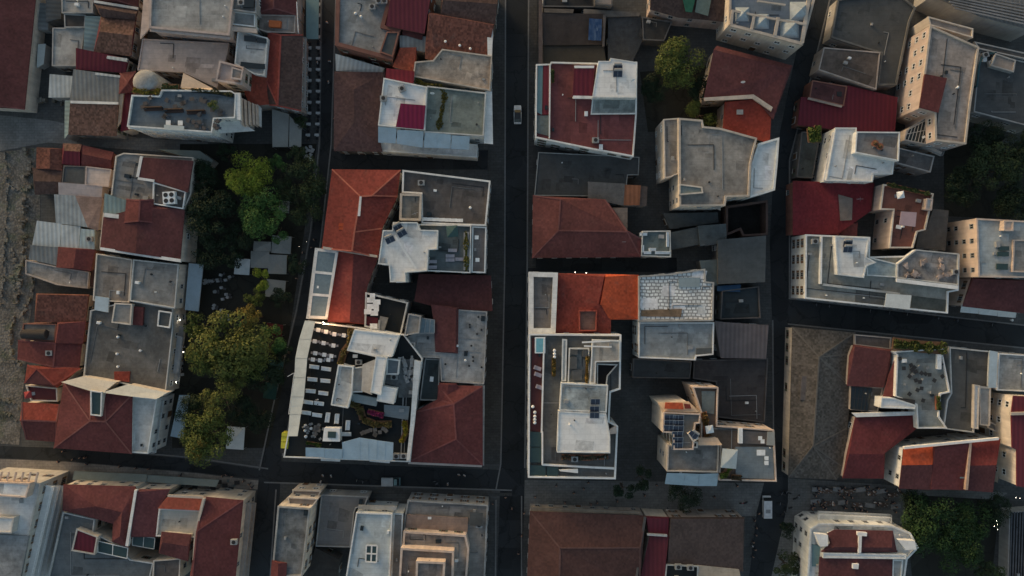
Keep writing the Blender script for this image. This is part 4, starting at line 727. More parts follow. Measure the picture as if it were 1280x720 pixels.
for bld, par, q, z0, z in FACADES:
    if z - z0 < 2.6: continue
    kind = WIN[rw.choice((0, 0, 1, 2, 3))]; n = len(q); door_done = z0 > 0.5
    for i in range(n):
        a, c = q[i], q[(i + 1) % n]; e = Vector((c.x - a.x, c.y - a.y, 0)); ln = e.length
        if ln < 2.2: continue
        e.normalize(); nr = Vector((e.y, -e.x, 0)); mid = (a + c) / 2
        if abs(mid.x) > 121 or abs(mid.y) > 70: continue
        facing = -nr.x * mid.x - nr.y * mid.y
        if facing < -5: continue
        fl = max(1, int((z - z0) / 3.05)); hh = (z - z0) / fl; nc = max(1, int(ln / 2.9)); skip = rw.uniform(.1, .5); ang = math.atan2(-nr.x, nr.y)
        for k in range(nc):
            p = a + e * ln * (k + .5) / nc
            for f in range(fl):
                zz = z0 + f * hh + .95
                if zz + 2.3 > z: zz = z - 2.5
                ot = p + nr * .7
                if zz < z0 + .3 or covered(ot.x, ot.y, zz + .8, q) or bld.nwin > 90 or rw.random() < skip: continue
                me = kind
                if f == 0 and not door_done and k == nc // 2: me = DOOR; zz = 0.02; door_done = True
                o = bpy.data.objects.new('door' if me is DOOR else 'window', me); COL.objects.link(o)
                o.parent = par or bld.root; o.location = Vector((p.x, p.y, zz)) - bld.base + nr * .004; o.rotation_euler.z = ang; bld.nwin += 1

# ================================================================ ground, streets, kerbs
mb = MB(); mb.face([(-600, -600, 0), (600, -600, 0), (600, 600, 0), (-600, 600, 0)]); struct('ground', mb, mat('paving', (.095, .098, .096)))
def sheet(name, polys, z, m):
    mb = MB()
    for i, s in enumerate(polys): mb.face(ccw(W(s, z + i * .0045)))
    return struct(name, mb, m)
asph = mat('asphalt', (.025, .029, .032))
sheet('road', ['p:632,-40 661,-40 659,330 656,580 652,760 620,760 626,580 631,330', 'p:404,-40 420,-40 413,180 400,300 385,400 352,572 342,760 306,760 324,592 345,500 372,390 390,290 401,180',
    'p:330,576 640,588 640,612 330,602', 'p:-40,556 80,560 240,574 335,588 335,600 240,590 80,576 -40,571', 'p:1018,-40 1046,-40 1012,100 986,200 986,300 988,410 985,560 985,625 966,760 932,760 946,640 966,560 965,400 962,300 968,200 990,90',
    'p:985,374 1320,412 1320,438 985,404', 'p:400,186 630,188 630,212 400,212', 'p:658,322 846,322 846,340 658,339'], .02, asph)
sheet('pavement', ['p:-40,572 80,577 240,591 335,602 330,612 60,604 -40,598'], .02, mat('paving', (.3, .275, .245)))
sheet('plaza', ['p:656,600 964,604 955,645 655,644', 'p:985,598 1260,616 1200,655 985,655', 'p:985,628 1010,640 1000,700 980,740 960,740'], .03, mat('paving', (.2, .2, .19)))
sheet('garden_soil', ['p:225,180 396,180 350,500 335,560 215,560', 'p:1180,180 1300,180 1300,276 1180,270', 'p:1130,618 1250,625 1240,720 1140,720', 'p:800,90 900,80 905,160 810,165'], .05, mat('asphalt', (.028, .028, .022)))
sheet('square', ['p:-40,140 60,150 170,172 260,178 260,194 150,186 60,178 -40,196'], .04, mat('paving', (.2, .205, .2)))
sheet('ruin_ground', ['p:-40,196 50,184 50,300 35,420 30,480 24,556 -40,552'], .06, mat('rubble', (.185, .175, .155)))
def kerb(s, w=.3, h=.13):
    q = W(s, h)
    for a, c in zip(q, q[1:]): KB.bar(a, c, w, h)
KB = MB()
for s in ('p:632,-40 631,330 626,580 620,612', 'p:661,-40 659,330 656,585', 'p:620,625 619,760', 'p:652,620 652,760', 'p:421,-40 414,180 401,300 386,400 353,570', 'p:402,-40 399,180 388,290 370,390 343,500 324,588', 'p:330,603 640,613', 'p:335,586 240,572 80,558', 'p:985,405 1320,439', 'p:986,373 1320,411', 'p:1047,-40 1013,100 987,200 987,372', 'p:966,400 967,560', 'p:345,612 335,760', 'p:305,612 298,760'): kerb(s)
struct('kerb', KB, mat('plain', (.2, .2, .195)))
SW = MB()
for s in ('p:612,-40 631,-40 630,330 625,580 606,580', 'p:662,-40 672,-40 670,335 660,335', 'p:421,610 610,613 620,616 640,616 640,620 400,616'): SW.prism(ccw(W(s, .1)), 0, .1)
struct('sidewalk', SW, mat('paving', (.075, .076, .074)))

# ruined stone walls in the ancient site
def stones(label, s, h, w=1.0):
    r = random.Random(len(label) * 7 + int(h * 10)); q = W(s, 0); mb = MB(); c = sum(q, Vector()) / len(q)
    for a, e in zip(q, q[1:]):
        ln = (e - a).length; d = (e - a).normalized(); n = Vector((-d.y, d.x, 0)); t = 0
        while t < ln:
            l = r.uniform(.35, .95); hh = h * r.uniform(.25, .75); ww = w * r.uniform(.35, 1.0) / 2; j = n * r.uniform(-.4, .4) * w
            b0, b1 = a + d * t + j, a + d * min(ln, t + l * .93) + j
            mb.prism(ccw([b0 - n * ww, b1 - n * ww * r.uniform(.8, 1), b1 + n * ww, b0 + n * ww * r.uniform(.8, 1)]), 0, hh); t += l * r.choice((1, 1, 1.5, 3))
    o = mb.obj('ruin_wall', mat('rubble', (.225, .213, .187)), None, c); o.location = c
    return tag(o, label, 'ruin wall')
stones('tallest ancient stone wall, running down beside the brown tiled roofs', 'p:38,186 36,220 33,262 30,300', 2.6, 1.7)
stones('broken ancient wall that carries on down the site in uneven blocks', 'p:31,302 28,330 24,352 22,380', 1.5, 1.2)
stones('long low line of ancient blocks nearest the left edge of the photo', 'p:8,190 10,230 8,290 5,345 2,380', .9, .8)
stones('short ancient cross wall joining two long broken walls', 'p:9,232 20,236 32,238', 1.0, .7)
stones('curved pale stone terrace wall at the lower end of the ancient site', 'p:-8,498 8,500 24,508 27,520', 1.1, .9)
stones('second curved row of stones below the pale terrace wall', 'p:-8,514 8,517 22,525', .8, .8)
stones('bare stone wall stub around the yard with the black cylinder', 'p:18,395 14,420 16,450 28,455', 1.6, .8)
stones('rubble wall between the sheds and the open square at upper left', 'p:50,124 68,125 84,128', 2.2, 1.3)
stones('stone remains in the middle of the ancient site, knee high', 'p:17,310 20,330 16,350 18,372', .7, 1.4)
stones('rough block wall by the small dark yard of the ruin', 'p:30,395 34,380 40,365 42,345', 1.4, .8)

# ================================================================ fittings built into the flat roofs: pipes, drains, hatches, membrane patches
rr = random.Random(21); pipe_g = mat('plain', (.16, .165, .165))
for bld, up, q, z, rm in ROOFS:
    A = area(q); rk = next((k[1] for k, v in MATS.items() if v is rm), (.3, .3, .3))
    if A < 22: continue
    xs = [p.x for p in q]; ys = [p.y for p in q]; c = sum(q, Vector()) / len(q)
    if abs(c.x) > 122 or abs(c.y) > 71: continue
    def spot(m=.5):
        for k in range(40):
            x, y = rr.uniform(min(xs), max(xs)), rr.uniform(min(ys), max(ys))
            if all(inside(q, x + a, y + e) for a, e in ((m, 0), (-m, 0), (0, m), (0, -m))) and not any(z1 > z + .05 and inside(o, x, y) for o, z0, z1 in VOLS): return x, y
        return None
    e = max(((q[(i + 1) % len(q)] - q[i]) for i in range(len(q))), key=lambda v: v.length).normalized(); n = Vector((-e.y, e.x, 0)); par = up or bld.root
    k = min(7, 1 + int(A / 30))
    for i in range(k):                      # repair patches, each a thin sheet
        s = spot(1.0)
        if not s: continue
        a, d = rr.uniform(.5, 2.2), rr.uniform(.4, 1.3); o = Vector((*s, z + .006 + i * .004)); mb = MB()
        mb.face([o - e * a - n * d, o + e * a * rr.uniform(.7, 1) - n * d, o + e * a + n * d * rr.uniform(.7, 1), o - e * a * rr.uniform(.6, 1) + n * d]); fc = rr.choice((.72, .8, .88, 1.12)); bld.part('roof_patch', mb, F_(*[min(.8, x * fc) for x in rk], 1.2), par)
    for i in range(1 + int(A / 70)):        # pipe runs with an elbow
        s = spot(.6); t = spot(.6)
        if not s or not t: continue
        a, d = Vector((*s, z + .12)), Vector((*t, z + .12)); m = a + e * (d - a).dot(e); mb = MB()
        if not inside(q, m.x, m.y) or rr.random() < .35: continue
        mb.bar(a, m, .11, .1); mb.bar(m, d, .11, .1); bld.part('pipe', mb, rr.choice((pgrey, pipe_g, pdark)), par)
    for i in range(rr.choice((0, 1, 1, 2)) + int(A / 90)):
        s = spot(.7)
        if not s: continue
        x, y = s; mb = MB(); r = rr.uniform(.25, .6)
        if rr.random() < .5: mb.prism(ccw([Vector((x, y, 0)) + e * u * r + n * v * r * .7 for u, v in ((-1, -1), (1, -1), (1, 1), (-1, 1))]), z, z + rr.uniform(.3, .9)); bld.part('hatch', mb, rr.choice((pgrey, pwhite, pgrey, gdark)), par)
        else: mb.tube((x, y, z), (x, y, z + rr.uniform(.4, 1.0)), .13, n=7); bld.part('vent_pipe', mb, rr.choice((pdark, pgrey, pwhite)), par)

# ================================================================ trees and plants
def crown_mesh(r, h, nblob, nleaf, size, seed, flat=1.0):
    R = random.Random(seed); mb = MB(); blobs = []
    for i in range(nblob):
        a, d, e = R.uniform(0, 6.283), r * math.sqrt(R.uniform(0.02, .72)), R.uniform(-.3, .75)
        k = max(.25, 1 - (d / r) ** 2 * .7)
        blobs.append((Vector((d * math.cos(a), d * math.sin(a), h * .5 * (e * k))), r * R.uniform(.22, .42)))
    for i in range(nleaf):
        c, br = R.choice(blobs); t = R.uniform(-.55, 1); a = R.uniform(0, 6.283); s = math.sqrt(1 - t * t)
        n = Vector((s * math.cos(a), s * math.sin(a), t)); p = c + n * br * R.uniform(.6, 1.08) * Vector((1, 1, flat)).z
        n = (n + Vector((R.uniform(-.7, .7), R.uniform(-.7, .7), R.uniform(-.2, .8)))).normalized()
        u = n.orthogonal().normalized(); u.rotate(Matrix.Rotation(R.uniform(0, 6.283), 3, n)); w = n.cross(u); z = size * R.uniform(.6, 1.3)
        mb.face([p - u * z * .5, p + w * z * .32 - u * z * .05, p + u * z * .5, p - w * z * .32 + u * z * .1])
    return mb
CROWNS = {}
def crown(kind, v):
    if (kind, v) not in CROWNS:
        k = {'broad': (5, 5, 30, 7500, .38), 'airy': (4, 4, 22, 3600, .32), 'small': (2.5, 3, 13, 1900, .32)}[kind]
        CROWNS[(kind, v)] = (k[0], crown_mesh(*k, seed=v * 13 + len(kind)).mesh('crown', [mat('leaf', (.05, .07, .02))]))
    return CROWNS[(kind, v)]
bark = mat('plaster', (.1, .075, .055))
LEAF = dict(fern=(.026, .06, .016), lime=(.16, .21, .022), green=(.055, .125, .03), deep=(.014, .03, .013), olive=(.12, .135, .03), gold=(.17, .13, .025), dusk=(.028, .048, .018), moss=(.09, .115, .024))  # deep: leaf colour darkened to carry courtyard shade
def tree(px, py, r, h, col, label, kind='broad', group=None, name='tree'):
    top = P((px, py), h); rm = r * MPP * (CAM_H - h) / CAM_H; s = random.Random(int(px * 7 + py)); v = s.randint(1, 3)
    t = thing(name, label, 'tree', (top.x, top.y, 0), 0, group)
    base_r, me = crown(kind, v); cc = bpy.data.objects.new('crown', me); COL.objects.link(cc); cc.parent = t
    k = rm / base_r; cc.scale = (k, k, k * s.uniform(.8, 1.1)); cc.location.z = h; cc.rotation_euler.z = s.uniform(0, 6.28)
    cc.material_slots[0].link = 'OBJECT'; cc.material_slots[0].material = mat('leaf', LEAF[col])
    mb = MB(); mb.tube((0, 0, 0), (0, 0, h * .7), .14 + rm * .04, .1 + rm * .02, 7)
    for i in range(5):
        a = i * 1.256 + s.uniform(-.4, .4); b = Vector((0, 0, h * s.uniform(.45, .7))); e = b + Vector((math.cos(a), math.sin(a), .8)) * rm * .55
        mb.tube(b, e, .09 + rm * .012, .04, 5)
    mb.obj('trunk', bark, t)
    return t
G1 = 'trees of the shady square beside the park street'
tree(311, 219, 28, 9, 'lime', 'bright lime green tree, the lightest crown in the shady square')
tree(328, 266, 30, 8.5, 'green', 'mid green round tree below the bright lime tree')
tree(266, 268, 32, 8, 'deep', 'very dark broad tree between the cream side wall and the mid green tree')
tree(252, 222, 21, 7, 'deep', 'very dark tree at the corner of the maroon roofed block, left of the lime tree')
tree(380, 222, 27, 8, 'dusk', 'loose dull olive tree beside the narrow park street', 'airy')
tree(384, 262, 22, 7, 'dusk', 'second loose dull olive tree further down the park street, by the pale canopies', 'airy')
tree(347, 206, 13, 6, 'green', 'small fresh green tree just right of the lime tree', 'small')
tree(345, 290, 15, 7, 'green', 'small green crown hanging over the edge of the pale canopies', 'small')
tree(326, 350, 14, 7, 'lime', 'small yellow green tree growing between the white and grey canopies', 'small')
tree(371, 330, 14, 6.5, 'deep', 'small dark tree right of the pale canopies', 'small')
tree(262, 312, 22, 7, 'deep', 'dark tree beside the pale blue awning', 'airy')
tree(288, 322, 16, 6.5, 'deep', 'little dark tree left of the small white canopy', 'small')
tree(292, 428, 43, 10, 'olive', 'widest olive yellow tree in the middle of the square')
tree(310, 398, 17, 11, 'gold', 'small ochre crown on the upper edge of the widest olive tree', 'small')
tree(258, 446, 24, 9, 'moss', 'mossy green tree left of the widest olive tree')
tree(276, 500, 25, 9.5, 'olive', 'pale loose olive tree below the widest olive tree', 'airy')
tree(258, 546, 33, 9, 'moss', 'mossy tree at the street end of the square, beside a white tent')
tree(251, 562, 12, 10.5, 'gold', 'small golden crown leaning over the street at the square end', 'small')
tree(342, 424, 18, 7, 'green', 'dark green tree by the teal parasol and the park street', 'small')
tree(332, 470, 24, 7, 'deep', 'very dark tree right of the pale loose olive tree')
tree(322, 520, 20, 6.5, 'deep', 'very dark tree above the white tent', 'airy')
for x, y, r, h, c, l in ((352, 238, 18, 7, 'dusk', 'dull green crown filling the gap right of the mid green tree'), (296, 296, 20, 6.5, 'deep', 'dark crown filling the gap below the mid green tree'), (284, 190, 13, 5.5, 'deep', 'small dark crown at the top of the square near the bar building'), (372, 196, 14, 6, 'dusk', 'small dull crown at the top of the park street'),
                       (318, 452, 24, 8.5, 'moss', 'mossy crown joined to the right side of the widest olive tree'), (248, 408, 17, 7, 'moss', 'small mossy crown left of the ochre one, over the white tables'), (290, 470, 20, 9, 'moss', 'mossy crown between the widest olive tree and the pale loose one'), (302, 515, 20, 7, 'deep', 'dark crown between the pale loose olive tree and the white tent'),
                       (238, 515, 20, 7, 'dusk', 'dull crown above the mossy tree at the street end'), (352, 372, 14, 6, 'deep', 'small dark crown below the lone grey canopy'), (354, 442, 14, 6, 'deep', 'small dark crown beside the teal parasol'), (394, 236, 14, 6, 'dusk', 'small dull crown right over the park street kerb'), (318, 372, 13, 6, 'moss', 'small mossy crown left of the lone grey canopy')):
    tree(x, y, r, h, c, l, 'small' if r < 18 else 'airy')
tree(848, 79, 31, 8, 'moss', 'rounded yellow green tree in the yard behind the white roof room')
tree(818, 110, 18, 6, 'deep', 'dark tree in the narrow yard left below the rounded yellow green tree')
tree(878, 112, 18, 6, 'deep', 'dark tree between the rounded yellow green tree and the maroon roof')
tree(876, 142, 20, 5, 'moss', 'low mossy tree hugging the top of the concrete block', 'small')
tree(1162, 655, 36, 8, 'fern', 'broad green tree right of the ornate white mansion')
tree(1196, 686, 30, 7, 'fern', 'wide green tree at the bottom edge beside the broad green tree')
tree(1212, 652, 27, 7, 'fern', 'green tree between the broad green tree and the railway roof')
tree(1244, 636, 20, 6.5, 'deep', 'very dark tree below the crimson roofed tower at the right edge')
tree(1142, 624, 18, 6.5, 'deep', 'very dark tree at the end of the market street', 'airy')
tree(1238, 716, 18, 6, 'dusk', 'dull tree beside the slatted railway roof, cut by the bottom edge', 'small')
tree(1242, 212, 33, 8, 'dusk', 'widest dusky tree in the dark garden at the right edge')
tree(1204, 232, 24, 7, 'deep', 'very dark tree left of the widest dusky tree in the garden')
tree(1268, 254, 26, 7, 'deep', 'very dark tree above the rosy corner block at the right edge')
tree(1232, 172, 22, 6.5, 'deep', 'very dark tree at the top of the garden under the pipework roof')
tree(1278, 186, 24, 7.5, 'deep', 'very dark tree cut by the right edge of the photo')
tree(802, 598, 15, 6.5, 'deep', 'small black green tree between the terraced block and the solar panel block', 'small')
tree(780, 612, 14, 6, 'deep', 'small black green tree at the foot of the white terraced block', 'small')
tree(856, 618, 21, 6, 'deep', 'flat black green tree under the white awnings', 'airy')
tree(983, 706, 18, 5, 'dusk', 'dark bush like tree on the kerb left of the ornate mansion', 'small')
tree(982, 662, 11, 4, 'deep', 'small dark street tree on the corner by the parked motorcycles', 'small')

def plants(name, label, cat, s, z, h, w, rgb, n=None, box=None, group=None):    # a strip of planting along a line, in a trough when box is given
    q = W(s, z); c = sum(q, Vector()) / len(q); R = random.Random(len(label)); t = thing(name, label, cat, c, 0, group); mb = MB(); bx = MB(); ln = 0
    for a, e in zip(q, q[1:]):
        l = (e - a).length; ln += l
        if box: bx.bar(a + Vector((0, 0, .45)), e + Vector((0, 0, .45)), w * .9, .45)
        for i in range(int((n or 45) * l)):
            p = a.lerp(e, R.random()); d = (e - a).normalized(); nn = Vector((-d.y, d.x, 0)); clump = .6 + .4 * math.sin(p.x * 2.1) * math.cos(p.y * 1.7)
            p = p + nn * R.uniform(-.5, .5) * w * clump + Vector((0, 0, (.45 if box else 0) + R.uniform(.05, h) * clump))
            u = Vector((R.uniform(-1, 1), R.uniform(-1, 1), R.uniform(-.5, .5))).normalized(); v = u.orthogonal().normalized(); k = R.uniform(.14, .3)
            mb.face([p - u * k, p + v * k * .7, p + u * k, p - v * k * .7])
    mb.obj('foliage', mat('leaf', rgb), t, c)
    if box: bx.obj('trough', box, t, c)
    return t
plants('planter', 'green and yellow strip of plants round the grey dome of the bar terrace', 'planter', 'p:168,113 182,116 202,116', 13.1, .8, 1.6, (.15, .13, .02), box=pwood)
plants('planter', 'green planted strip under the small grey canopy of the bar terrace', 'planter', 'p:204,109 224,110', 13.1, .7, 1.6, (.06, .09, .03), box=pwood)
plants('planter', 'row of dark shrubs along the back rim of the bar terrace', 'planter', 'p:240,113 272,116 292,120', 13.2, .9, .9, (.06, .06, .025), box=pdark)
plants('planter', 'long yellow green planter on the tiled terrace of the white cubic block', 'planter', 'p:583,290 583,338', 10.2, .7, 1.3, (.11, .11, .025), box=pgrey)
plants('moss_strip', 'band of yellow moss crossing the grey green terrace', 'plants', 'p:552,108 556,120 552,140 548,162', 9.9, .15, 1.5, (.12, .105, .02))
plants('moss_strip', 'mossy fringe along the upper rim of the grey green terrace', 'plants', 'p:518,100 532,106 552,108', 10.0, .2, 1.2, (.11, .095, .02))
plants('hedge', 'tall ochre hedge dividing the sofa terrace from the white roof rooms', 'hedge', 'p:440,410 438,430 430,440 426,455', 10.2, 1.6, 1.8, (.13, .105, .035), 70, pwood)
plants('hedge', 'ochre hedge bordering the flower bed on the restaurant terrace', 'hedge', 'p:438,503 450,508 454,524 470,530 490,530', 10.2, 1.1, 1.7, (.14, .115, .04), 70, pwood)
plants('flower_bed', 'bed of magenta flowers on the restaurant terrace', 'flowers', 'p:460,514 480,519', 10.3, .9, 1.4, (.25, .03, .1), 90, pwood)
plants('planter', 'yellow planter in the right corner of the restaurant terrace', 'planter', 'p:506,526 508,540 502,552', 10.3, .9, 1.4, (.24, .2, .02), 80, pwood)
plants('planter', 'low green planter behind the left banquettes of the restaurant terrace', 'planter', 'p:384,553 402,556', 10.3, .7, .8, (.06, .1, .02), 70, pwood)
plants('hedge', 'dense green hedge on the upper rim of the pale terrace with dark tables', 'hedge', 'p:1115,429 1140,432 1160,434 1181,435', 9.4, 1.4, 2.9, (.055, .075, .015), 90, pwood)
plants('planter', 'green clump at the lower right of the pale terrace with dark tables', 'planter', 'p:1171,495 1172,512', 9.4, .8, 1.2, (.07, .09, .02), 70, pterra)
plants('planter', 'green planted corner at the top left of the white roofed house', 'planter', 'p:1012,160 1014,178 1022,158 1022,178', 9.0, 1.0, 1.6, (.08, .11, .02), 60, pwood)
plants('planter', 'climbing green along the top wall of the terracotta terrace', 'planter', 'p:1108,231 1130,236 1160,243', 9.2, .8, 1.0, (.045, .06, .018), 60, pterra)
plants('planter', 'amber shrub in a trough on the white terraced block', 'planter', 'p:692,447 692,470', 12.3, 1.0, 1.0, (.14, .1, .025), 80, pwood)
plants('planter', 'ochre creeper along the beige wall of the white terraced block', 'planter', 'p:734,445 733,478', 13.2, .5, .7, (.2, .13, .03), 70, pwood)
plants('planter', 'row of potted shrubs below the bright white roof of the terraced block', 'planter', 'p:702,571 735,572 760,570', 12.3, .6, 1.3, (.075, .065, .04), 40, pterra)
plants('planter', 'green corner planting beside the pale pyramid canopy', 'planter', 'p:899,595 907,593 912,583', 11.9, .9, 1.6, (.08, .12, .02), 70, pwood)
plants('planter', 'dark shrubs in the lower trough next to the green corner planting', 'planter', 'p:914,596 926,597', 11.9, .6, 1.3, (.06, .05, .03), 60, pwood)
plants('planter', 'green trough on the left rim of the red terrace', 'planter', 'p:690,88 691,104', 9.2, .6, .8, (.05, .07, .02), 60, pterra)
plants('planter', 'amber plants along the peach wall of the brown floored terrace', 'planter', 'p:879,515 882,530 884,545', 11.8, .7, 1.5, (.15, .09, .03), 60, pterra)
# ================================================================ small things on roofs, terraces and streets
PROTO = {}
def proto(key, make):
    if key not in PROTO:
        root = make(); PROTO[key] = root; KIDS[root.name] = [c.name for c in root.children]
        for c in root.children: KIDS[c.name] = [d.name for d in c.children]
        return root, True
    return PROTO[key], False
def put(key, make, at, rz=0, label=None, group=None, z=None, s=1.0):
    p = pts(at)[0] if isinstance(at, str) else at
    zz = zat(p) if z is None else z
    r, first = proto(key, make)
    o = r if first else copy_tree(r)
    w = P(p, zz); o.location = (w.x, w.y, zz + .01); o.rotation_euler.z = math.radians(rz); o.scale = (s, s, s)
    if label: o['label'] = label
    if group: o['group'] = group
    elif 'group' in o.keys(): del o['group']
    return o
def mk_ac():
    t = thing('air_conditioner', '', 'air conditioner'); mb = MB(); mb.box(-.7, .7, -.55, .55, .15, 1.15); mb.obj('casing', pgrey, t)
    mb = MB(); mb.tube((0, 0, 1.15), (0, 0, 1.2), .42, n=12); mb.obj('fan_grille', pdark, t); mb = MB()
    for x in (-.5, .5): mb.box(x - .08, x + .08, -.5, .5, 0, .15)
    mb.obj('feet', pdark, t); return t
def mk_ac4():
    t = thing('cooling_unit', '', 'cooling unit'); mb = MB(); mb.box(-1.3, 1.3, -1.3, 1.3, .2, 1.5); mb.box(-1.1, -.9, -1, 1, 0, .2); mb.box(.9, 1.1, -1, 1, 0, .2); mb.obj('casing', pwhite, t)
    for x in (-.62, .62):
        for y in (-.62, .62): mb = MB(); mb.tube((x, y, 1.5), (x, y, 1.56), .48, n=14); mb.obj('fan', pdark, t)
    return t
def mk_table(m=pwhite, w=.55, l=.8):
    def f():
        t = thing('cafe_table', '', 'table'); mb = MB(); mb.box(-l, l, -w, w, .7, .75); mb.box(-.06, .06, -.06, .06, .03, .7); mb.box(-.3, .3, -.3, .3, 0, .03); mb.obj('tabletop', m, t); return t
    return f
def mk_chair(m):
    def f():
        mb = MB(); mb.box(-.24, .24, -.24, .24, .42, .47); mb.box(-.24, .24, .2, .25, .47, .9)
        for x in (-.2, .2):
            for y in (-.2, .2): mb.box(x - .02, x + .02, y - .02, y + .02, 0, .42)
        o = mb.obj('chair', m); tag(o, '', 'chair'); return o
    return f
def mk_sofa():
    t = thing('sofa', '', 'sofa'); mb = MB(); mb.box(-1.15, 1.15, -.45, .45, .08, .45); mb.obj('seat', pwhite, t); mb = MB(); mb.box(-1.15, 1.15, .3, .5, .45, .85); mb.obj('backrest', pwhite, t)
    mb = MB(); mb.box(-1.05, -.45, -.15, .28, .45, .6); mb.obj('cushion', pwhite, t); mb = MB(); mb.box(.45, 1.05, -.15, .28, .45, .6); mb.obj('cushion', pwhite, t); return t
def mk_parasol(m, r=1.6):
    def f():
        t = thing('parasol', '', 'parasol'); mb = MB(); k = [Vector((r * x, r * y, 2.35)) for x, y in ((-1, -1), (1, -1), (1, 1), (-1, 1))]; a = Vector((0, 0, 2.9)); d = Vector((0, 0, .2))
        for i in range(4): mb.face([k[i], k[(i + 1) % 4], a]); mb.face([k[i], k[i] - d, k[(i + 1) % 4] - d, k[(i + 1) % 4]])
        mb.obj('canopy', m, t); mb = MB(); mb.tube((0, 0, 0), (0, 0, 2.9), .04); mb.box(-.35, .35, -.35, .35, 0, .08); mb.obj('pole', steel, t); return t
    return f
def mk_solar(n=1):
    def f():
        t = thing('solar_collector', '', 'solar panel'); mb = MB(); q = [Vector((-.95, -.6, .15)), Vector((.95, -.6, .15)), Vector((.95, .6, .6)), Vector((-.95, .6, .6))]; mb.face(q); mb.face([p - Vector((0, 0, .05)) for p in q[::-1]]); mb.obj('panel', gpanel, t)
        mb = MB()
        for i in range(4): mb.bar(q[i] + Vector((0, 0, .03)), q[(i + 1) % 4] + Vector((0, 0, .03)), .07, .09)
        mb.bar((q[0] + q[1]) / 2 + Vector((0, 0, .03)), (q[2] + q[3]) / 2 + Vector((0, 0, .03)), .05, .06)
        for x in (-.8, .8): mb.tube((x, .55, 0), (x, .55, .58), .03, n=4); mb.tube((x, -.55, 0), (x, -.55, .16), .03, n=4)
        mb.obj('frame', steel, t); return t
    return f
def mk_heater():
    t = mk_solar()(); t.name = 'solar_heater'; t['category'] = 'solar heater'; mb = MB(); mb.tube((-.8, .8, .85), (.8, .8, .85), .27, n=10); mb.obj('tank', pgrey, t); return t
def mk_vent():
    mb = MB(); mb.tube((0, 0, 0), (0, 0, .8), .16, n=8); mb.tube((0, 0, .8), (0, 0, .98), .3, .12, n=8); o = mb.obj('roof_vent', pwhite); return tag(o, '', 'vent')
def mk_stub():
    mb = MB(); mb.tube((0, 0, 0), (0, 0, .45), .17, n=8); mb.tube((0, 0, .45), (0, 0, .5), .24, n=8); o = mb.obj('roof_vent', pdark); return tag(o, '', 'vent')
def mk_dish():
    t = thing('satellite_dish', '', 'satellite dish'); mb = MB()
    for i in range(10):
        a, b = [2 * math.pi * k / 10 for k in (i, i + 1)]; mb.face([Vector((0, .15, 1.2)), Vector((.5 * math.cos(a), -.02 + .15 * math.sin(a), 1.2 + .45 * math.sin(a))), Vector((.5 * math.cos(b), -.02 + .15 * math.sin(b), 1.2 + .45 * math.sin(b)))])
    mb.obj('reflector', pwhite, t); mb = MB(); mb.tube((0, .15, 0), (0, .15, 1.25), .035); mb.tube((0, .1, 1.1), (0, -.4, 1.2), .02); mb.obj('mast', steel, t); return t
def mk_added_antenna():
    mb = MB(); mb.tube((0, 0, 0), (0, 0, 2.6), .03, n=5)
    for z, l in ((2.5, .5), (2.3, .65), (2.1, .8)): mb.tube((-l, 0, z), (l, 0, z), .025, n=4)
    mb.tube((0, -.5, 2.3), (0, .5, 2.3), .02, n=4); o = mb.obj('added_antenna', steel); return tag(o, '', 'added_antenna')
def mk_person(top, legs, hair):
    def f():
        # one continuous lofted figure in mid-stride, arms and legs blended into the trunk through a skin
        bm = bpy.data.meshes.new('person'); V = [(0, 0, .95), (0, .02, 1.2), (0, .01, 1.42), (0, 0, 1.55), (0, .03, 1.68), (.1, 0, .9), (.1, .18, .5), (.11, .22, .08), (.11, .36, .04), (-.1, 0, .9), (-.1, -.12, .48), (-.11, -.32, .1), (-.11, -.2, .04), (.2, 0, 1.4), (.25, -.1, 1.12), (.24, .02, .86), (-.2, 0, 1.4), (-.25, .1, 1.12), (-.24, .26, .92)]
        E = [(0, 1), (1, 2), (2, 3), (3, 4), (0, 5), (5, 6), (6, 7), (7, 8), (0, 9), (9, 10), (10, 11), (11, 12), (2, 13), (13, 14), (14, 15), (2, 16), (16, 17), (17, 18)]
        Rr = [.15, .15, .16, .06, .12, .1, .075, .05, .045, .1, .075, .05, .045, .075, .055, .045, .075, .055, .045]
        bm.from_pydata(V, E, []); o = bpy.data.objects.new('person', bm); COL.objects.link(o); o.modifiers.new('Skin', 'SKIN'); sv = bm.skin_vertices[0].data if bm.skin_vertices else bm.attributes
        if not bm.skin_vertices:
            with bpy.context.temp_override(object=o, active_object=o): bpy.ops.mesh.customdata_skin_add()
            sv = bm.skin_vertices[0].data
        for i, r in enumerate(Rr): sv[i].radius = (r, r)
        sv[0].use_root = True
        dg = bpy.context.evaluated_depsgraph_get(); me = bpy.data.meshes.new_from_object(o.evaluated_get(dg)); o.modifiers.clear(); o.data = me
        for m in (top, legs, pskin, hair): me.materials.append(m)
        for p in me.polygons:
            z, x = p.center.z, abs(p.center.x); p.material_index = 3 if z > 1.68 else 2 if z > 1.5 else 1 if z < .93 and x < .2 else 2 if z < .98 and x >= .2 else 0
            p.use_smooth = True
        return tag(o, '', 'person')
    return f
PEOPLE = [mk_person(pdark, pnavy, mat('plain', (.02, .015, .01))), mk_person(pnavy, pdark, mat('plain', (.05, .03, .02))), mk_person(pwhite, pnavy, mat('plain', (.02, .015, .01))), mk_person(pred, pdark, mat('plain', (.03, .02, .015)))]
def person(at, k, rz, label, group=None, z=None): return put('person%d' % k, PEOPLE[k], at, rz, label, group, z)
def wheel(mb, x, y, r, w): mb.tube((x - w / 2, y, r), (x + w / 2, y, r), r, n=14)
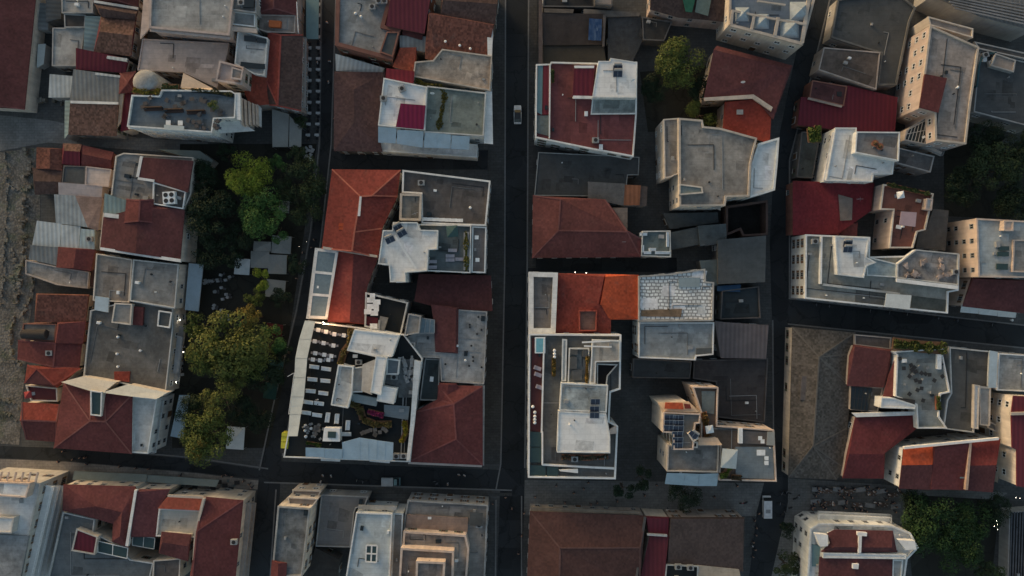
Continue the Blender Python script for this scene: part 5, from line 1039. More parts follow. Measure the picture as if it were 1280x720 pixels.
def mk_car():
    t = thing('car', '', 'car'); sec = [(-2.1, .45, .62, .72), (-2.0, .3, .8, .8), (-1.2, .28, .88, .84), (0, .27, .92, .86), (1.2, .28, .9, .84), (1.95, .3, .72, .78), (2.1, .42, .6, .68)]   # y, z0, z1, half width
    mb = MB()
    for a, b in zip(sec, sec[1:]):
        A = [Vector((sx * a[3], a[0], z)) for sx, z in ((-1, a[1]), (1, a[1]), (1, a[2]), (-1, a[2]))]; Bq = [Vector((sx * b[3], b[0], z)) for sx, z in ((-1, b[1]), (1, b[1]), (1, b[2]), (-1, b[2]))]
        for i in range(4): mb.face([A[(i + 1) % 4], A[i], Bq[i], Bq[(i + 1) % 4]])
        if a is sec[0]: mb.face(A)
        if b is sec[-1]: mb.face(Bq[::-1])
    mb.obj('body', mat('paint', (.78, .79, .78), 1, .5), t)
    mb = MB(); lo = [Vector((x, y, .88)) for x, y in ((-.76, -1.75), (.76, -1.75), (.74, 1.05), (-.74, 1.05))]; hi = [Vector((x, y, 1.42)) for x, y in ((-.58, -1.15), (.58, -1.15), (.56, .35), (-.56, .35))]
    for i in range(4): mb.face([lo[i], lo[(i + 1) % 4], hi[(i + 1) % 4], hi[i]])
    mb.obj('windows', gdark, t); mb = MB(); mb.prism(hi, 1.42, 1.46, bottom=True); mb.obj('roof', mat('paint', (.03, .032, .035)), t)
    for x in (-.74, .74):
        for y in (-1.3, 1.3): mb = MB(); wheel(mb, x, y, .31, .2); mb.obj('wheel', pdark, t)
        mb = MB(); mb.box(x * .72 - .16, x * .72 + .16, 2.02, 2.1, .5, .64); mb.obj('headlight', mat('glass', (.5, .5, .5)), t)
        mb = MB(); mb.box(x * 1.16 - .1, x * 1.16 + .1, .65, .78, .85, .97); mb.obj('mirror', pdark, t)
    return t
def mk_van():
    t = thing('van', '', 'van'); mb = MB(); mb.box(-.9, .9, -2.4, 1.5, .35, 2.0); mb.obj('body', mat('paint', (.62, .63, .63)), t)
    mb = MB(); q = [(-2.4 + 3.9, .35), (2.35, .35), (2.4, .9), (2.2, 1.1), (1.503, 1.15)]
    for sx in (-.88, .88): mb.face([(sx, y, z) for y, z in (q if sx < 0 else q[::-1])])
    for a, b in zip(q, q[1:]): mb.face([(-.88, *a), (.88, *a), (.88, *b), (-.88, *b)])
    mb.obj('bonnet', mat('paint', (.62, .63, .63)), t)
    mb = MB(); mb.face([(-.84, 2.1, 1.13), (.84, 2.1, 1.13), (.8, 1.51, 1.96), (-.8, 1.51, 1.96)]); mb.face([(-.84, 2.1, 1.13), (-.8, 1.51, 1.96), (-.84, 1.51, 1.16)]); mb.face([(.84, 2.1, 1.13), (.84, 1.51, 1.16), (.8, 1.51, 1.96)]); mb.obj('windscreen', gdark, t)
    mb = MB(); mb.box(-.5, .5, -1.2, -.4, 2.0, 2.1); mb.obj('roof_vent', pgrey, t)
    for x in (-.82, .82):
        for y in (-1.6, 1.6): mb = MB(); wheel(mb, x, y, .33, .22); mb.obj('wheel', pdark, t)
        mb = MB(); mb.box(x * .8 - .15, x * .8 + .15, 2.32, 2.41, .65, .82); mb.obj('headlight', mat('glass', (.5, .5, .5)), t)
    return t
def mk_pickup():
    t = thing('pickup_truck', '', 'truck'); mb = MB(); mb.box(-.85, .85, .5, 2.0, .4, 1.05); mb.obj('cab', mat('paint', (.1, .18, .19)), t)
    mb = MB(); lo = [Vector((x, y, 1.05)) for x, y in ((-.82, .55), (.82, .55), (.8, 1.75), (-.8, 1.75))]; hi = [Vector((x, y, 1.6)) for x, y in ((-.68, .6), (.68, .6), (.66, 1.3), (-.66, 1.3))]
    for i in range(4): mb.face([lo[i], lo[(i + 1) % 4], hi[(i + 1) % 4], hi[i]])
    mb.obj('windows', gdark, t); mb = MB(); mb.prism(hi, 1.6, 1.65, bottom=True); mb.obj('roof', mat('paint', (.14, .24, .25)), t)
    mb = MB(); mb.box(-.9, .9, -2.2, .42, .5, 1.5); mb.obj('cargo_box', mat('paint', (.4, .42, .42)), t)
    for x in (-.78, .78):
        for y in (-1.5, 1.4): mb = MB(); wheel(mb, x, y, .33, .2); mb.obj('wheel', pdark, t)
    return t
def mk_moto(m):
    def f():
        t = thing('motorcycle', '', 'motorcycle'); mb = MB(); mb.tube((0, -.5, .55), (0, .4, .75), .16, .13, 8); mb.tube((0, .4, .75), (0, .62, .35), .06, n=6); mb.tube((0, -.4, .5), (0, -.62, .32), .08, n=6); mb.obj('body', m, t)
        for y in (-.65, .65): mb = MB(); wheel(mb, 0, y, .3, .12); mb.obj('wheel', pdark, t)
        mb = MB(); mb.box(-.15, .15, -.6, .1, .72, .84); mb.obj('seat', pdark, t); mb = MB(); mb.tube((-.36, .4, .98), (.36, .4, .98), .025, n=5); mb.tube((0, .4, .98), (0, .42, .7), .03, n=5); mb.obj('handlebar', steel, t); return t
    return f
def mk_lamp():
    t = thing('wall_lamp', '', 'lamp'); mb = MB(); mb.tube((0, 0, -.5), (0, 0, .0), .035); mb.box(-.16, .16, -.16, .16, .3, .36); mb.obj('bracket', pdark, t); mb = MB(); mb.dome((0, 0, .08), .2, .2, 10, 3); mb.tube((0, 0, 0), (0, 0, .08), .2, n=10); mb.obj('bulb', mat('lamp', (1, .9, .72), 14.0), t); return t
def mk_stall(m):
    def f():
        t = thing('market_table', '', 'market table'); mb = MB(); mb.box(-1.1, 1.1, -.5, .5, .72, .8)
        for x in (-1, 1):
            for y in (-.42, .42): mb.box(x - .03, x + .03, y - .03, y + .03, 0, .72)
        mb.obj('tabletop', m, t); mb = MB(); R = random.Random(3)
        for i in range(9): x, y = R.uniform(-1, .85), R.uniform(-.45, .3); mb.box(x, x + R.uniform(.1, .3), y, y + R.uniform(.1, .25), .8, .8 + R.uniform(.05, .25))
        mb.obj('wares', pgrey, t); return t
    return f
def mk_canopy(w, d, m, h=2.8):
    def f():
        t = thing('square_canopy', '', 'canopy'); mb = MB(); k = [Vector((x * w / 2, y * d / 2, h)) for x, y in ((-1, -1), (1, -1), (1, 1), (-1, 1))]; a = Vector((0, 0, h + .45)); e = Vector((0, 0, .25))
        for i in range(4): mb.face([k[i], k[(i + 1) % 4], a]); mb.face([k[i], k[i] - e, k[(i + 1) % 4] - e, k[(i + 1) % 4]])
        mb.obj('cloth', m, t)
        for p in k: mb = MB(); mb.tube((p.x * .96, p.y * .96, 0), (p.x * .96, p.y * .96, h), .04, n=5); mb.obj('post', steel, t)
        return t
    return f

# ---- vehicles
put('car', mk_car, 'p:647,144', 0, 'white car with a dark roof driving up the main street', z=0.03)
put('van', mk_van, 'p:957,632', 0, 'white van with a dark windscreen waiting in the right hand street', z=0.03)
put('pickup', mk_pickup, 'p:490,601', -90, 'grey box truck with a teal cab parked in the street below the restaurant', z=0.03)
MG = 'motorcycles parked on the corner of the market street'
for i, (x, y, a) in enumerate(((978, 617, 60), (995, 621, -55), (976, 629, 80), (985, 634, 95), (978, 641, -50), (984, 615, 70))): put('moto%d' % (i % 2), mk_moto([pdark, mat('paint', (.06, .06, .07))][i % 2]), (x, y), a, 'dark motorcycle parked on the paved corner across from the white van', MG, z=.04)
put('motor', mk_moto(mat('paint', (.35, .03, .04))), 'p:929,628', 100, 'red scooter standing on the paved plaza near the white van', z=.04)
MS = 'motorcycles parked in the shady street under the restaurant'
for i, (x, y) in enumerate(((544, 603), (548, 605), (449, 600), (456, 601))): put('moto%d' % (i % 2), mk_moto(pdark), (x, y), 10 + 30 * i, 'dark motorcycle at the kerb of the shady street below the restaurant', MS, z=.03)
put('scooter_w', mk_moto(mat('paint', (.6, .6, .58))), 'p:941,683', 40, 'white scooter at the kerb beside the wide grey brown roof', z=.03)

for x, y in ((1021, 381), (1037, 383), (1088, 389), (1112, 391), (1134, 393), (1173, 398), (1197, 401), (1240, 406)):
    put('moto%d' % (x % 2), None, (x, y), 80, 'dark motorcycle parked along the foot of the long white block', 'motorcycles along the foot of the long white block', z=.03)
# ---- people
rp = random.Random(11)
def crowd(spots, label, group, ks=(0, 1)):
    for s in spots: person('p:%s' % s, rp.choice(ks), rp.uniform(0, 360), label, group, z=.04)
crowd('76,576 111,579 152,582 172,584 188,585 82,563 103,571 109,571 94,573 80,593 188,597'.split(), 'person in dark clothes walking on the pale pavement of the left hand street', 'people walking along the left hand street')
crowd('280,594 285,592 292,594 227,593 313,604 316,608 306,600 250,600 262,603 240,598'.split(), 'person in dark clothes by the pavement tables near the street crossing', 'people by the pavement tables near the crossing')
crowd('405,593 415,594 402,601 574,592 581,593 560,604'.split(), 'person in a white top crossing the shady street below the restaurant', 'people in white crossing the shady street', (2,))
crowd('669,620 706,627 738,629 746,627 717,615 729,610 805,618 820,605 842,600 892,620 920,606 730,636 760,634 790,635 771,625 695,606 735,602'.split(), 'person in dark clothes walking on the slabbed plaza above the wide red roof', 'people walking on the slabbed plaza')
person('p:834,636', 2, 20, 'person in a white top alone in front of the narrow crimson roof', z=.04)
MK = [(1012 + rp.uniform(0, 112), 606 + rp.uniform(0, 44)) for i in range(46)]
for x, y in MK:
    if not (1005 < x < 1130 and y > 640): person((x, y), rp.choice((0, 1, 1)), rp.uniform(0, 360), 'person in dark clothes among the stalls of the market street', 'people among the market stalls', z=.05)
for i in range(12): person((1020 + rp.uniform(0, 100), 607 + rp.uniform(0, 26)), 2, rp.uniform(0, 360), 'person in a white top among the stalls of the market street', 'people in white among the market stalls', z=.05)
crowd('616,628 655,640 652,668 648,690 632,620 640,634'.split(), 'person in dark clothes in the main street beside the wide red roof', 'people in the main street by the red roof')
crowd('394,300 391,310 378,330 372,348 380,316 396,262'.split(), 'person in dark clothes walking along the park street', 'people on the park street')
crowd('228,412 228,422 231,432 230,450 228,462 232,405'.split(), 'person in dark clothes in the alley under the lamp lit balcony', 'people under the lamp lit balcony')
for x, y in ((413, 78), (398, 80), (419, 150), (412, 104), (410, 30)): person((x, y), rp.choice((0, 2)), rp.uniform(0, 360), 'person walking in the long cafe street', 'people in the long cafe street', z=.04)
for i in range(7): person((945 + rp.uniform(-6, 3), 640 + i * 9), 0, rp.uniform(0, 360), 'person in dark clothes on the kerb beside the wide grey brown roof', 'people on the kerb by the grey brown roof', z=.1)
for x, y in ((398, 499), (381, 533)): person((x, y), 2, 30, 'waiter in a white top standing between the white sofas', 'waiters on the sofa terrace', z=10.1)

# ---- cafe street tables
for r in range(13):
    y = 6 + r * 13.6
    for c, x in enumerate((387.5, 398.5)):
        if (c == 0 and y < 52) : continue
        xx = x - max(0, (y - 140)) * .06
        put('tws', mk_table(mat('plain', (.5, .52, .52)), .27, .5), (xx, y), 0, 'small white table in the double row of the long cafe street', 'white tables of the long cafe street', z=.04)
        for k in (-1, 1): put('cd', mk_chair(pdark), (xx + rp.uniform(-1, 1), y + 4.2 * k), 180 if k > 0 else 0, 'black chair at a small white table in the long cafe street', 'black chairs of the long cafe street', z=.04)
def post(p, h, t, c):
    mb = MB(); mb.tube((p.x, p.y, 0), (p.x, p.y, h), .05); mb.obj('post', steel, t, c)
tt = thing('street_canopy', 'long teal awning frame over the cafe tables at the top edge', 'canopy', P((390, 20), 0)); mb = MB(); bs = P((390, 20), 0)
q = W('01:250,-50 315,-50 312,195 251,195', 3.3); mb.prism(ccw(q), 3.2, 3.3, bottom=True); mb.obj('cloth', clothteal, tt, bs); [post(p, 3.25, tt, bs) for p in q]
for s, l in (('01:80,545 165,570 160,735 82,735', 'grey sloped canopy beside the fins of the bar building'), ('01:168,580 228,640 226,735 165,735', 'smaller grey canopy at the cafe end, under a small tree')):
    q = W(s, 3.4); c = sum(q, Vector()) / 4; c.z = 0; t = thing('shop_canopy', l, 'canopy', c); mb = MB(); mb.prism(ccw(q), 3.3, 3.4, bottom=True); mb.obj('cloth', clothg, t, c); [post(p, 3.35, t, c) for p in q]
tree(375, 153, 9, 4.5, 'dusk', 'small round tree in a pot at the end of the cafe street', 'small')

# ---- park canopies and tables
for s, w, d, a, l, m in (('H:672,112', 22, 12, 2, 'pale square canopy highest in the park row, half under a green crown', clothg), ('H:815,100', 24, 22, 4, 'largest pale square canopy, upper right of the park row', clothg), ('H:655,210', 23, 21, 2, 'pale square canopy left of the seam in the park row', clothg), ('H:785,245', 23, 24, 2, 'pale square canopy right of the seam in the park row', clothg), ('H:770,425', 24, 22, 6, 'lone grey square canopy below the park row', clothg), ('H:524,262', 19, 20, 4, 'small bright white canopy at the left end of the park row', clothw),
                         ('I:775,480', 13, 15, 5, 'narrow pale canopy above the park row', clothg), ('p:299,545', 22, 28, 4, 'white tent at the street end of the shady square', clothw), ('p:346,457', 24, 18, 8, 'teal square parasol beside the park street', mat('stripe', (.03, .09, .1))), ('p:342,487', 16, 20, 8, 'dark green square parasol below the teal one', mat('stripe', (.02, .06, .05))), ('p:347,411', 20, 14, 8, 'dark red square parasol at the park street bend', mat('stripe', (.1, .02, .02)))):
    k = MPP * .985; put('cn' + l, mk_canopy(w * k, d * k, m), s, -a, l, z=.06)
for i in range(24):
    x, y = 256 + rp.uniform(0, 34), 338 + rp.uniform(0, 62)
    put('tr', mk_table(mat('plain', (.42, .43, .43)), .28, .28), (x, y), rp.uniform(0, 90), 'small white table under the trees beside the pale blue awning', 'white tables under the trees', z=.06)
    put('cw', mk_chair(mat('plain', (.12, .12, .12))), (x + rp.uniform(4, 5), y + rp.uniform(-2, 2)), rp.uniform(0, 360), 'dark chair among the white tables under the trees', 'dark chairs under the trees', z=.06)
for i in range(14): put('tr', mk_table(pwhite, .38, .38), (378 + rp.uniform(0, 14), 183 + rp.uniform(0, 18)), rp.uniform(0, 90), 'small white table at the upper end of the park street', 'white tables at the park street end', z=.06)
for i in range(10): put('tr', mk_table(pwhite, .38, .38), (228 + rp.uniform(-2, 3), 405 + i * 7), 0, 'small white table in the alley under the lamp lit balcony', 'white tables under the lamp lit balcony', z=.04)
for i in range(16): put('td', mk_table(pdark, .45, .6), (185 + i * 7.5, 598 + (i % 3) * 4 + i * .3), rp.uniform(-10, 10), 'dark cafe table on the pavement by the green awnings', 'dark tables on the pavement by the green awnings', z=.03)
for i in range(14): put('cg', mk_chair(mat('plain', (.12, .16, .16))), (190 + i * 8, 600 + (i % 2) * 6), rp.uniform(0, 360), 'grey green chair on the pavement by the green awnings', 'grey green chairs on the pavement', z=.03)

# ---- market street stalls
for i, (x, y) in enumerate(((1020, 611), (1032, 613), (1046, 611), (1060, 614), (1074, 611), (1088, 616), (1100, 613), (1114, 618), (1018, 626), (1034, 628), (1052, 627), (1070, 630), (1086, 631), (1102, 630), (1118, 632))):
    put('ms%d' % (i % 2), mk_stall((pgrey, mat('plain', (.14, .1, .08)))[i % 2]), (x, y), rp.uniform(-12, 12), ('grey' if i % 2 == 0 else 'brown') + ' trestle table of small wares in the market street', ('grey' if i % 2 == 0 else 'brown') + ' trestle tables in the market street', z=.05)

# ---- restaurant sofa terrace
SG = 'white sofas of the black restaurant terrace'
for s in 'N:358,461 458,478 342,566 452,578 328,664 434,682 F:308,150 398,160 292,240 382,260'.split() if False else [('N:358,461', -8), ('N:458,478', -8), ('N:342,566', -5), ('N:452,578', -5), ('N:328,664', -5), ('N:434,682', -7), ('F:308,152', -8), ('F:398,162', -8), ('F:290,240', -8), ('F:382,260', -8), ('F:472,280', 82), ('F:550,290', 85), ('F:642,345', 86), ('F:628,420', 0)]:
    put('sofa', mk_sofa, s[0], s[1], 'white sofa on the black floor of the restaurant terrace', SG, z=10.2, s=.9)
TG = 'small white tables at the lit end of the black terrace'
for s in ('N:395,150', 'N:460,165', 'N:530,185', 'N:610,195', 'N:366,245', 'N:440,260', 'N:522,280', 'N:370,345', 'N:446,358', 'N:505,368', 'N:350,398', 'N:410,405', 'N:480,400'):
    put('tw2', mk_table(pwhite, .42, .42), s, -8, 'small white table at the lamp lit end of the black restaurant terrace', TG, z=10.2)
    for k in (-1, 1):
        p = pts(s)[0]; put('cdk', mk_chair(mat('plain', (.3, .31, .33))), (p[0] + k * 4.4, p[1] + k * .5), 90 * k, 'pale chair at the lamp lit end of the black restaurant terrace', 'pale chairs at the lit end of the black terrace', z=10.2)
for i in range(18):
    p = pts('F:%f,%f' % (300 + rp.uniform(0, 120), 320 + rp.uniform(0, 140)))[0] if i < 8 else pts('F:%f,%f' % (700 + rp.uniform(0, 290), 370 + rp.uniform(0, 60)))[0]
    put('tdk', mk_table(mat('plain', (.16, .15, .14)), .4, .4), p, rp.uniform(0, 90), 'dull brown table along the lower side of the restaurant terrace', 'dull brown tables of the restaurant terrace', z=10.2)
for i in range(14):
    p = pts('F:%f,%f' % (290 + rp.uniform(0, 160), 330 + rp.uniform(0, 130)))[0]; put('cdk2', mk_chair(pgrey), p, rp.uniform(0, 360), 'grey chair on the lower side of the restaurant terrace', 'grey chairs of the restaurant terrace', z=10.2)
for s in ('F:285,348', 'F:283,388', 'F:288,440', 'F:332,372'): put('ball', lambda: tag((lambda mb: (mb.tube((0, 0, 0), (0, 0, .5), .3, .34, n=10), mb.dome((0, 0, .5), .34, .25, 10, 3), mb.obj('stool', pwhite))[2])(MB()), '', 'stool'), s, 0, 'round white stool at the left side of the restaurant terrace', 'round white stools of the restaurant terrace', z=10.2)
for s in ('F:1050,602', 'F:1112,600', 'N:735,420', 'N:1032,545'): put('ac', mk_ac, s, 0, None, None)
for s, l in zip(('F:1050,602', 'F:1112,600', 'N:735,420', 'N:1032,545'), ('left air unit of the pair at the restaurant terrace foot', 'right air unit of the pair at the restaurant terrace foot, by the red hip', 'air unit in the dark court between the white roof rooms', 'air unit beside the white square roof room')): pass
acs = [o for o in COL.objects if o.get('category') == 'air conditioner']
for o, l in zip(acs, ('left air unit of the pair below the awnings at the terrace foot', 'right air unit of the pair below the awnings, by the red hip', 'single air unit in the dark court between the white roof rooms', 'air unit beside the square white roof room')): o['label'] = l
for s in ('N:1120,430', 'N:1180,425', 'N:1130,500', 'N:1165,520', 'N:1200,510', 'N:1135,560', 'N:1190,560'): put('duct', lambda: tag((lambda mb: (mb.box(-.4, .4, -.9, .9, .1, .9), mb.tube((0, .9, .5), (0, 1.5, .5), .25, n=8), mb.tube((0, 0, .9), (0, 0, 1.2), .3, n=8), mb.obj('ventilation_duct', pgrey))[3])(MB()), '', 'duct'), s, rp.choice((0, 20)), 'grey ventilation duct in the plant yard right of the white roof rooms', 'ventilation ducts of the restaurant roof')
for i, s in enumerate(('21:585,45 576,60 606,70 575,92 604,98 562,118 594,125 591,190'.split())): put('tw', mk_table(pwhite), s if ':' in s else '21:' + s, 90 * (i in (0, 4)), 'white table on the black terrace below the red roof', 'white tables on the small black terrace', z=8.3)

# ---- single units and fittings on the roofs
put('ac4', mk_ac4, '10:857,272', 4, 'white cooling unit with four fans on the small terrace between the maroon halves')
def each(key, make, rows):
    for s, a, l in rows:
        if key == 'vent' and ('dark' in l or 'black' in l): put('stub', mk_stub, s, a, l)
        else: put(key, make, s, a, l)
each('ac', mk_ac, [('p:466,10', 0, 'air unit nearest the top edge on the stained pale roof'), ('p:474,3', 10, 'air unit cut by the top edge on the stained pale roof'), ('p:481,3', 0, 'air unit tight against the plum crimson roof'), ('p:503,112', 20, 'air unit on the white house with a magenta hut'),
    ('p:480,124', 0, 'air unit at the left rim of the white house with a magenta hut'), ('p:1229,70', 15, 'air unit by the blue green pipes'), ('p:1237,80', 15, 'second air unit below the one by the blue green pipes'), ('p:527,229', 0, 'air unit in the upper corner of the taupe roof'), ('p:303,5', 0, 'air unit on the crowded roof at the top edge'), ('p:1017,302', 0, 'round topped air unit on the narrow strip of the long white block'),
    ('p:1192,340', 0, 'air unit at the right end of the rubble strewn roof'), ('p:744,176', 0, 'air unit at the lower rim of the red terrace'), ('p:114,299', 0, 'small air unit on the narrowest pale sheet roof'), ('p:64,441', 0, 'air unit beside the bright red hipped roof'), ('p:294,676', 0, 'air unit behind the red hip of the corner building'), ('p:718,573', 0, 'air unit at the lower rim of the white terraced block'), ('p:595,644', 0, 'air unit on the upper right of the stepped peach block'), ('p:599,655', 0, 'second air unit just below the first on the stepped peach block'), ('p:847,707', 0, 'air unit on the plant deck at the bottom edge'), ('p:862,708', 0, 'right hand air unit on the plant deck at the bottom edge')])
each('heater', mk_heater, [('p:498,285', 30, 'solar heater nearest the top of the angled white roof room'), ('p:488,300', 25, 'solar heater at the left of the angled white roof room'), ('p:503,292', 30, 'solar heater between two others on the angled white roof room'), ('p:772,86', 0, 'dark solar heater, upper of two on the bright white roof room'), ('p:772,93', 0, 'dark solar heater, lower of two on the bright white roof room'), ('p:1059,305', 0, 'upper solar heater on the roof room of the long white block'), ('p:1059,312', 0, 'lower solar heater on the roof room of the long white block'), ('G:318,352', -35, 'tilted solar heater beside the blue solar array')])
each('sp', mk_solar(), [('p:744,502', 0, 'top one of three solar panels on the mottled white roof'), ('p:743,511', 0, 'middle one of three solar panels on the mottled white roof'), ('p:743,519', 0, 'bottom one of three solar panels on the mottled white roof')])
for i, s in enumerate(('G:176,250', 'G:228,252', 'G:176,282', 'G:228,284', 'G:172,312', 'G:228,316', 'G:222,350', 'G:224,384', 'G:222,418')): put('sp', mk_solar(), s, 0, 'blue solar panel in the array on the tall block with an orange attic strip', 'solar array on the tall block', s=1.15)
VG = ('white roof vent', 'white roof vents')
each('vent', mk_vent, [('p:557,53', 0, 'left white vent on the mottled red brown roof'), ('p:575,58', 0, 'middle white vent on the mottled red brown roof'), ('p:588,62', 0, 'right white vent on the mottled red brown roof'), ('p:596,156', 0, 'round dark rimmed vent on the grey green terrace'), ('p:149,421', 0, 'upper white vent on the weathered grey brown roof'), ('p:148,442', 0, 'middle white vent on the weathered grey brown roof'), ('p:149,458', 0, 'lowest white vent on the weathered grey brown roof'), ('p:177,438', 0, 'lone white vent at the middle of the weathered grey brown roof'),
    ('p:190,343', 0, 'dark flue on the dark grey roof over the blue awning'), ('p:214,352', 0, 'second dark flue nearer the cream side wall'), ('p:588,260', 0, 'small square vent on the taupe roof'), ('p:886,228', 0, 'black vent on the cracked concrete roof'), ('p:1195,110', 0, 'vent on the roof of the tall pale block'), ('p:712,530', 0, 'small vent on the bright white roof of the terraced block'), ('p:445,18', 0, 'low vent on the stained pale roof'), ('p:452,22', 0, 'second low vent on the stained pale roof'), ('p:572,432', 0, 'vent on the pale concrete roof right of the maroon roof'), ('p:582,450', 0, 'lower vent on the pale concrete roof'), ('p:557,455', 0, 'vent beside the dark light well roof'), ('p:850,590', 0, 'vent on the lower roof of the tall solar block'), ('p:1263,400', 0, 'pale pipe vent on the maroon roof with three awnings')])
for i in range(11): put('stub', mk_stub, (580 + rp.uniform(0, 24), 395 + rp.uniform(0, 70)), 0, 'small dark stub vent scattered on the pale concrete roof beside the main street', 'stub vents on the pale concrete roof')
each('dish', mk_dish, [('p:790,102', 30, 'satellite dish on the bright white roof room'), ('p:541,118', 0, 'dish standing on the grey green terrace edge'), ('p:250,160', 20, 'dish at the edge of the bar terrace'), ('p:1086,450', 0, 'dish on the maroon roof with a dark court cover'), ('p:925,105', 0, 'dish on the maroon roof in two falls'), ('p:1225,385', 0, 'dish on the maroon roof with three awnings'), ('p:400,560', 0, 'dish by the white service hut of the restaurant')][:2] + [('p:927,104', 0, 'small dish on the maroon roof in two falls')])
each('added_antenna', mk_added_antenna, [('p:520,268', 20, 'added aerial by the square stair house of the taupe roof'), ('p:1070,250', 0, 'added aerial on the crimson roof by the right hand street')])  # both aerials are invented additions, none seen on these roofs

# ---- bar terrace, upper left
for i in range(26):
    x, y = (168 + rp.uniform(0, 110), 122 + rp.uniform(0, 40)); p = (x, y)
    put('tb', mk_table(mat('plain', (.1, .09, .085)), .38, .45), p, rp.uniform(0, 90), 'dark table on the slate blue bar terrace', 'dark tables of the bar terrace', z=13.25)
    put('cb', mk_chair((mat('plain', (.12, .14, .17)))), (x + rp.uniform(3.5, 4.5), y + rp.uniform(-3, 3)), rp.uniform(0, 360), 'blue grey chair on the slate blue bar terrace', 'blue grey chairs of the bar terrace', z=13.25)
for s in ('Q:372,445', 'Q:462,447'): put('tsq', mk_table(pwhite, .5, .5), s, 0, 'white square table at the rim of the slate blue bar terrace', 'white square tables of the bar terrace', z=13.3)
for s, l in (('Q:410,355', 'longest dark banquette in the middle of the bar terrace'), ('Q:255,340', 'dark banquette in the left half of the bar terrace'), ('Q:575,365', 'dark banquette in the right half of the bar terrace')):
    put('bq' + l, lambda: (lambda t, a, c: (a.box(-1.9, 1.9, -.35, .35, 0, .45), a.obj('seat', mat('plain', (.06, .04, .035)), t), c.box(-1.9, 1.9, .28, .42, .45, .95), c.obj('backrest', pwood, t), t)[4])(thing('banquette', '', 'bench'), MB(), MB()), s, 2, l, z=13.3)
tree(266, 132, 7, 14.2, 'moss', 'round potted shrub on the right side of the bar terrace', 'small', name='potted_shrub')
# ---- pale terrace with dark tables, right
for x, y in ((1137, 456), (1141, 459), (1138, 462), (1143, 464), (1135, 470), (1150, 466), (1155, 467), (1143, 475), (1148, 477), (1160, 468), (1145, 487), (1150, 485), (1135, 492), (1128, 460), (1166, 475), (1152, 500), (1123, 448), (1174, 455), (1176, 470)): put('tbk', mk_table(pdark, .4, .4), (x, y), rp.uniform(0, 90), 'dark table on the pale terrace with a hedge', 'dark tables of the pale hedge terrace', z=9.2)
for x, y in ((1132, 452), (1147, 458), (1139, 468), (1152, 474), (1158, 460), (1130, 480), (1160, 490)): put('cbk', mk_chair(pgrey), (x, y), rp.uniform(0, 360), 'grey chair on the pale terrace with a hedge', 'grey chairs of the pale hedge terrace', z=9.2)
# ---- benches of the teal terrace
for x, y, a in ((804, 293, 0), (834, 295, 90), (834, 304, 90), (803, 311, 90), (809, 316, 0), (823, 316, 0), (832, 316, 0), (815, 312, 0)): put('bench', lambda: (lambda t, a, c: (a.box(-.8, .8, -.3, .3, .35, .45), a.box(-.7, -.6, -.25, .25, 0, .35), a.box(.6, .7, -.25, .25, 0, .35), a.obj('seat', pwhite, t), c.box(-.8, .8, .25, .32, .45, .85), c.obj('backrest', pwhite, t), t)[6])(thing('bench', '', 'bench'), MB(), MB()), (x, y), a, 'white bench along the rim of the teal grey terrace', 'white benches of the teal grey terrace', z=8.0)
# ---- terraces of the white cubic block, the taupe roof and others
each('par_g', mk_parasol(mat('stripe', (.05, .1, .1)), 1.2), [('11:985,440', 5, 'dark teal parasol on the terrace with the long planter')])
for x, y in ((563, 320), (563, 325), (566, 313), (575, 324), (541, 327), (541, 334)): put('lounge', lambda: (lambda t, a, c: (a.box(-.35, .35, -.9, .6, .2, .35), a.obj('seat', mat('plain', (.35, .34, .38)), t), c.box(-.35, .35, .6, .95, .3, .6), c.obj('backrest', mat('plain', (.35, .34, .38)), t), t)[4])(thing('sun_lounger', '', 'sun lounger'), MB(), MB()), (x, y), 90, 'grey lounger on the terrace with the long planter', 'grey loungers beside the long planter', z=10.2)
for x, y in ((596, 297), (597, 325)): put('trw', mk_table(pwhite, .42, .42), (x, y), 0, 'white table on the side strip right of the long planter', 'white tables right of the long planter')
for i in range(7): put('crate', lambda: tag((lambda mb: (mb.box(-.6, .6, -.3, .3, .02, .5), mb.box(-.66, .66, -.36, .36, .5, .56), mb.obj('roof_box', pwhite))[2])(MB()), '', 'box'), (530 + i * 7.5, 274 + i * .3), 0, 'white box in the row along the lower rim of the taupe roof', 'white boxes on the taupe roof')
each('jac', lambda: (lambda t, a, c: (a.box(-1.1, 1.1, -1.7, 1.7, 0, .8), a.obj('tub', pwhite, t), c.box(-.85, .85, -1.45, 1.45, .75, .83), c.obj('water', mat('glass', (.16, .4, .48), 1, .1), t), t)[4])(thing('hot_tub', '', 'hot tub'), MB(), MB()), [('22:140,285', 0, 'turquoise hot tub in the corner of the white terraced block')])
for s, l in (('R:175,400', 'upper pink lounger on the dark red deck of the terraced block'), ('R:180,465', 'lower pink lounger on the dark red deck of the terraced block'), ('R:195,590', 'pink armchair further down the dark red deck')): put('lp' + l, lambda: (lambda t, a, c: (a.box(-.4, .4, -.8, .5, .2, .4), a.obj('seat', mat('plain', (.4, .34, .36)), t), c.box(-.4, .4, .5, .8, .3, .7), c.obj('backrest', mat('plain', (.4, .34, .36)), t), t)[4])(thing('lounger', '', 'lounger'), MB(), MB()), s, 70, l, z=12.55)
for i, (x, y) in enumerate(((668.5, 515), (668.5, 520), (668.5, 524), (668.5, 528), (666, 508), (693, 438), (693, 442), (693, 446))): put('ball', None, (x, y), 0, 'round white stool on the left strips of the terraced block', 'round white stools of the terraced block', z=12.5)
for x, y in ((949, 547), (952, 551), (957, 572), (957, 578)): put('trw', mk_table(pwhite, .42, .42), (x, y), 0, 'white round table on the blue grey part of the roof terrace', 'white tables on the blue grey terrace', z=11.9)
put('trw2', mk_table(pwhite, .6, .9), 'p:950,565', 0, 'long white table on the blue grey part of the roof terrace', z=11.9)
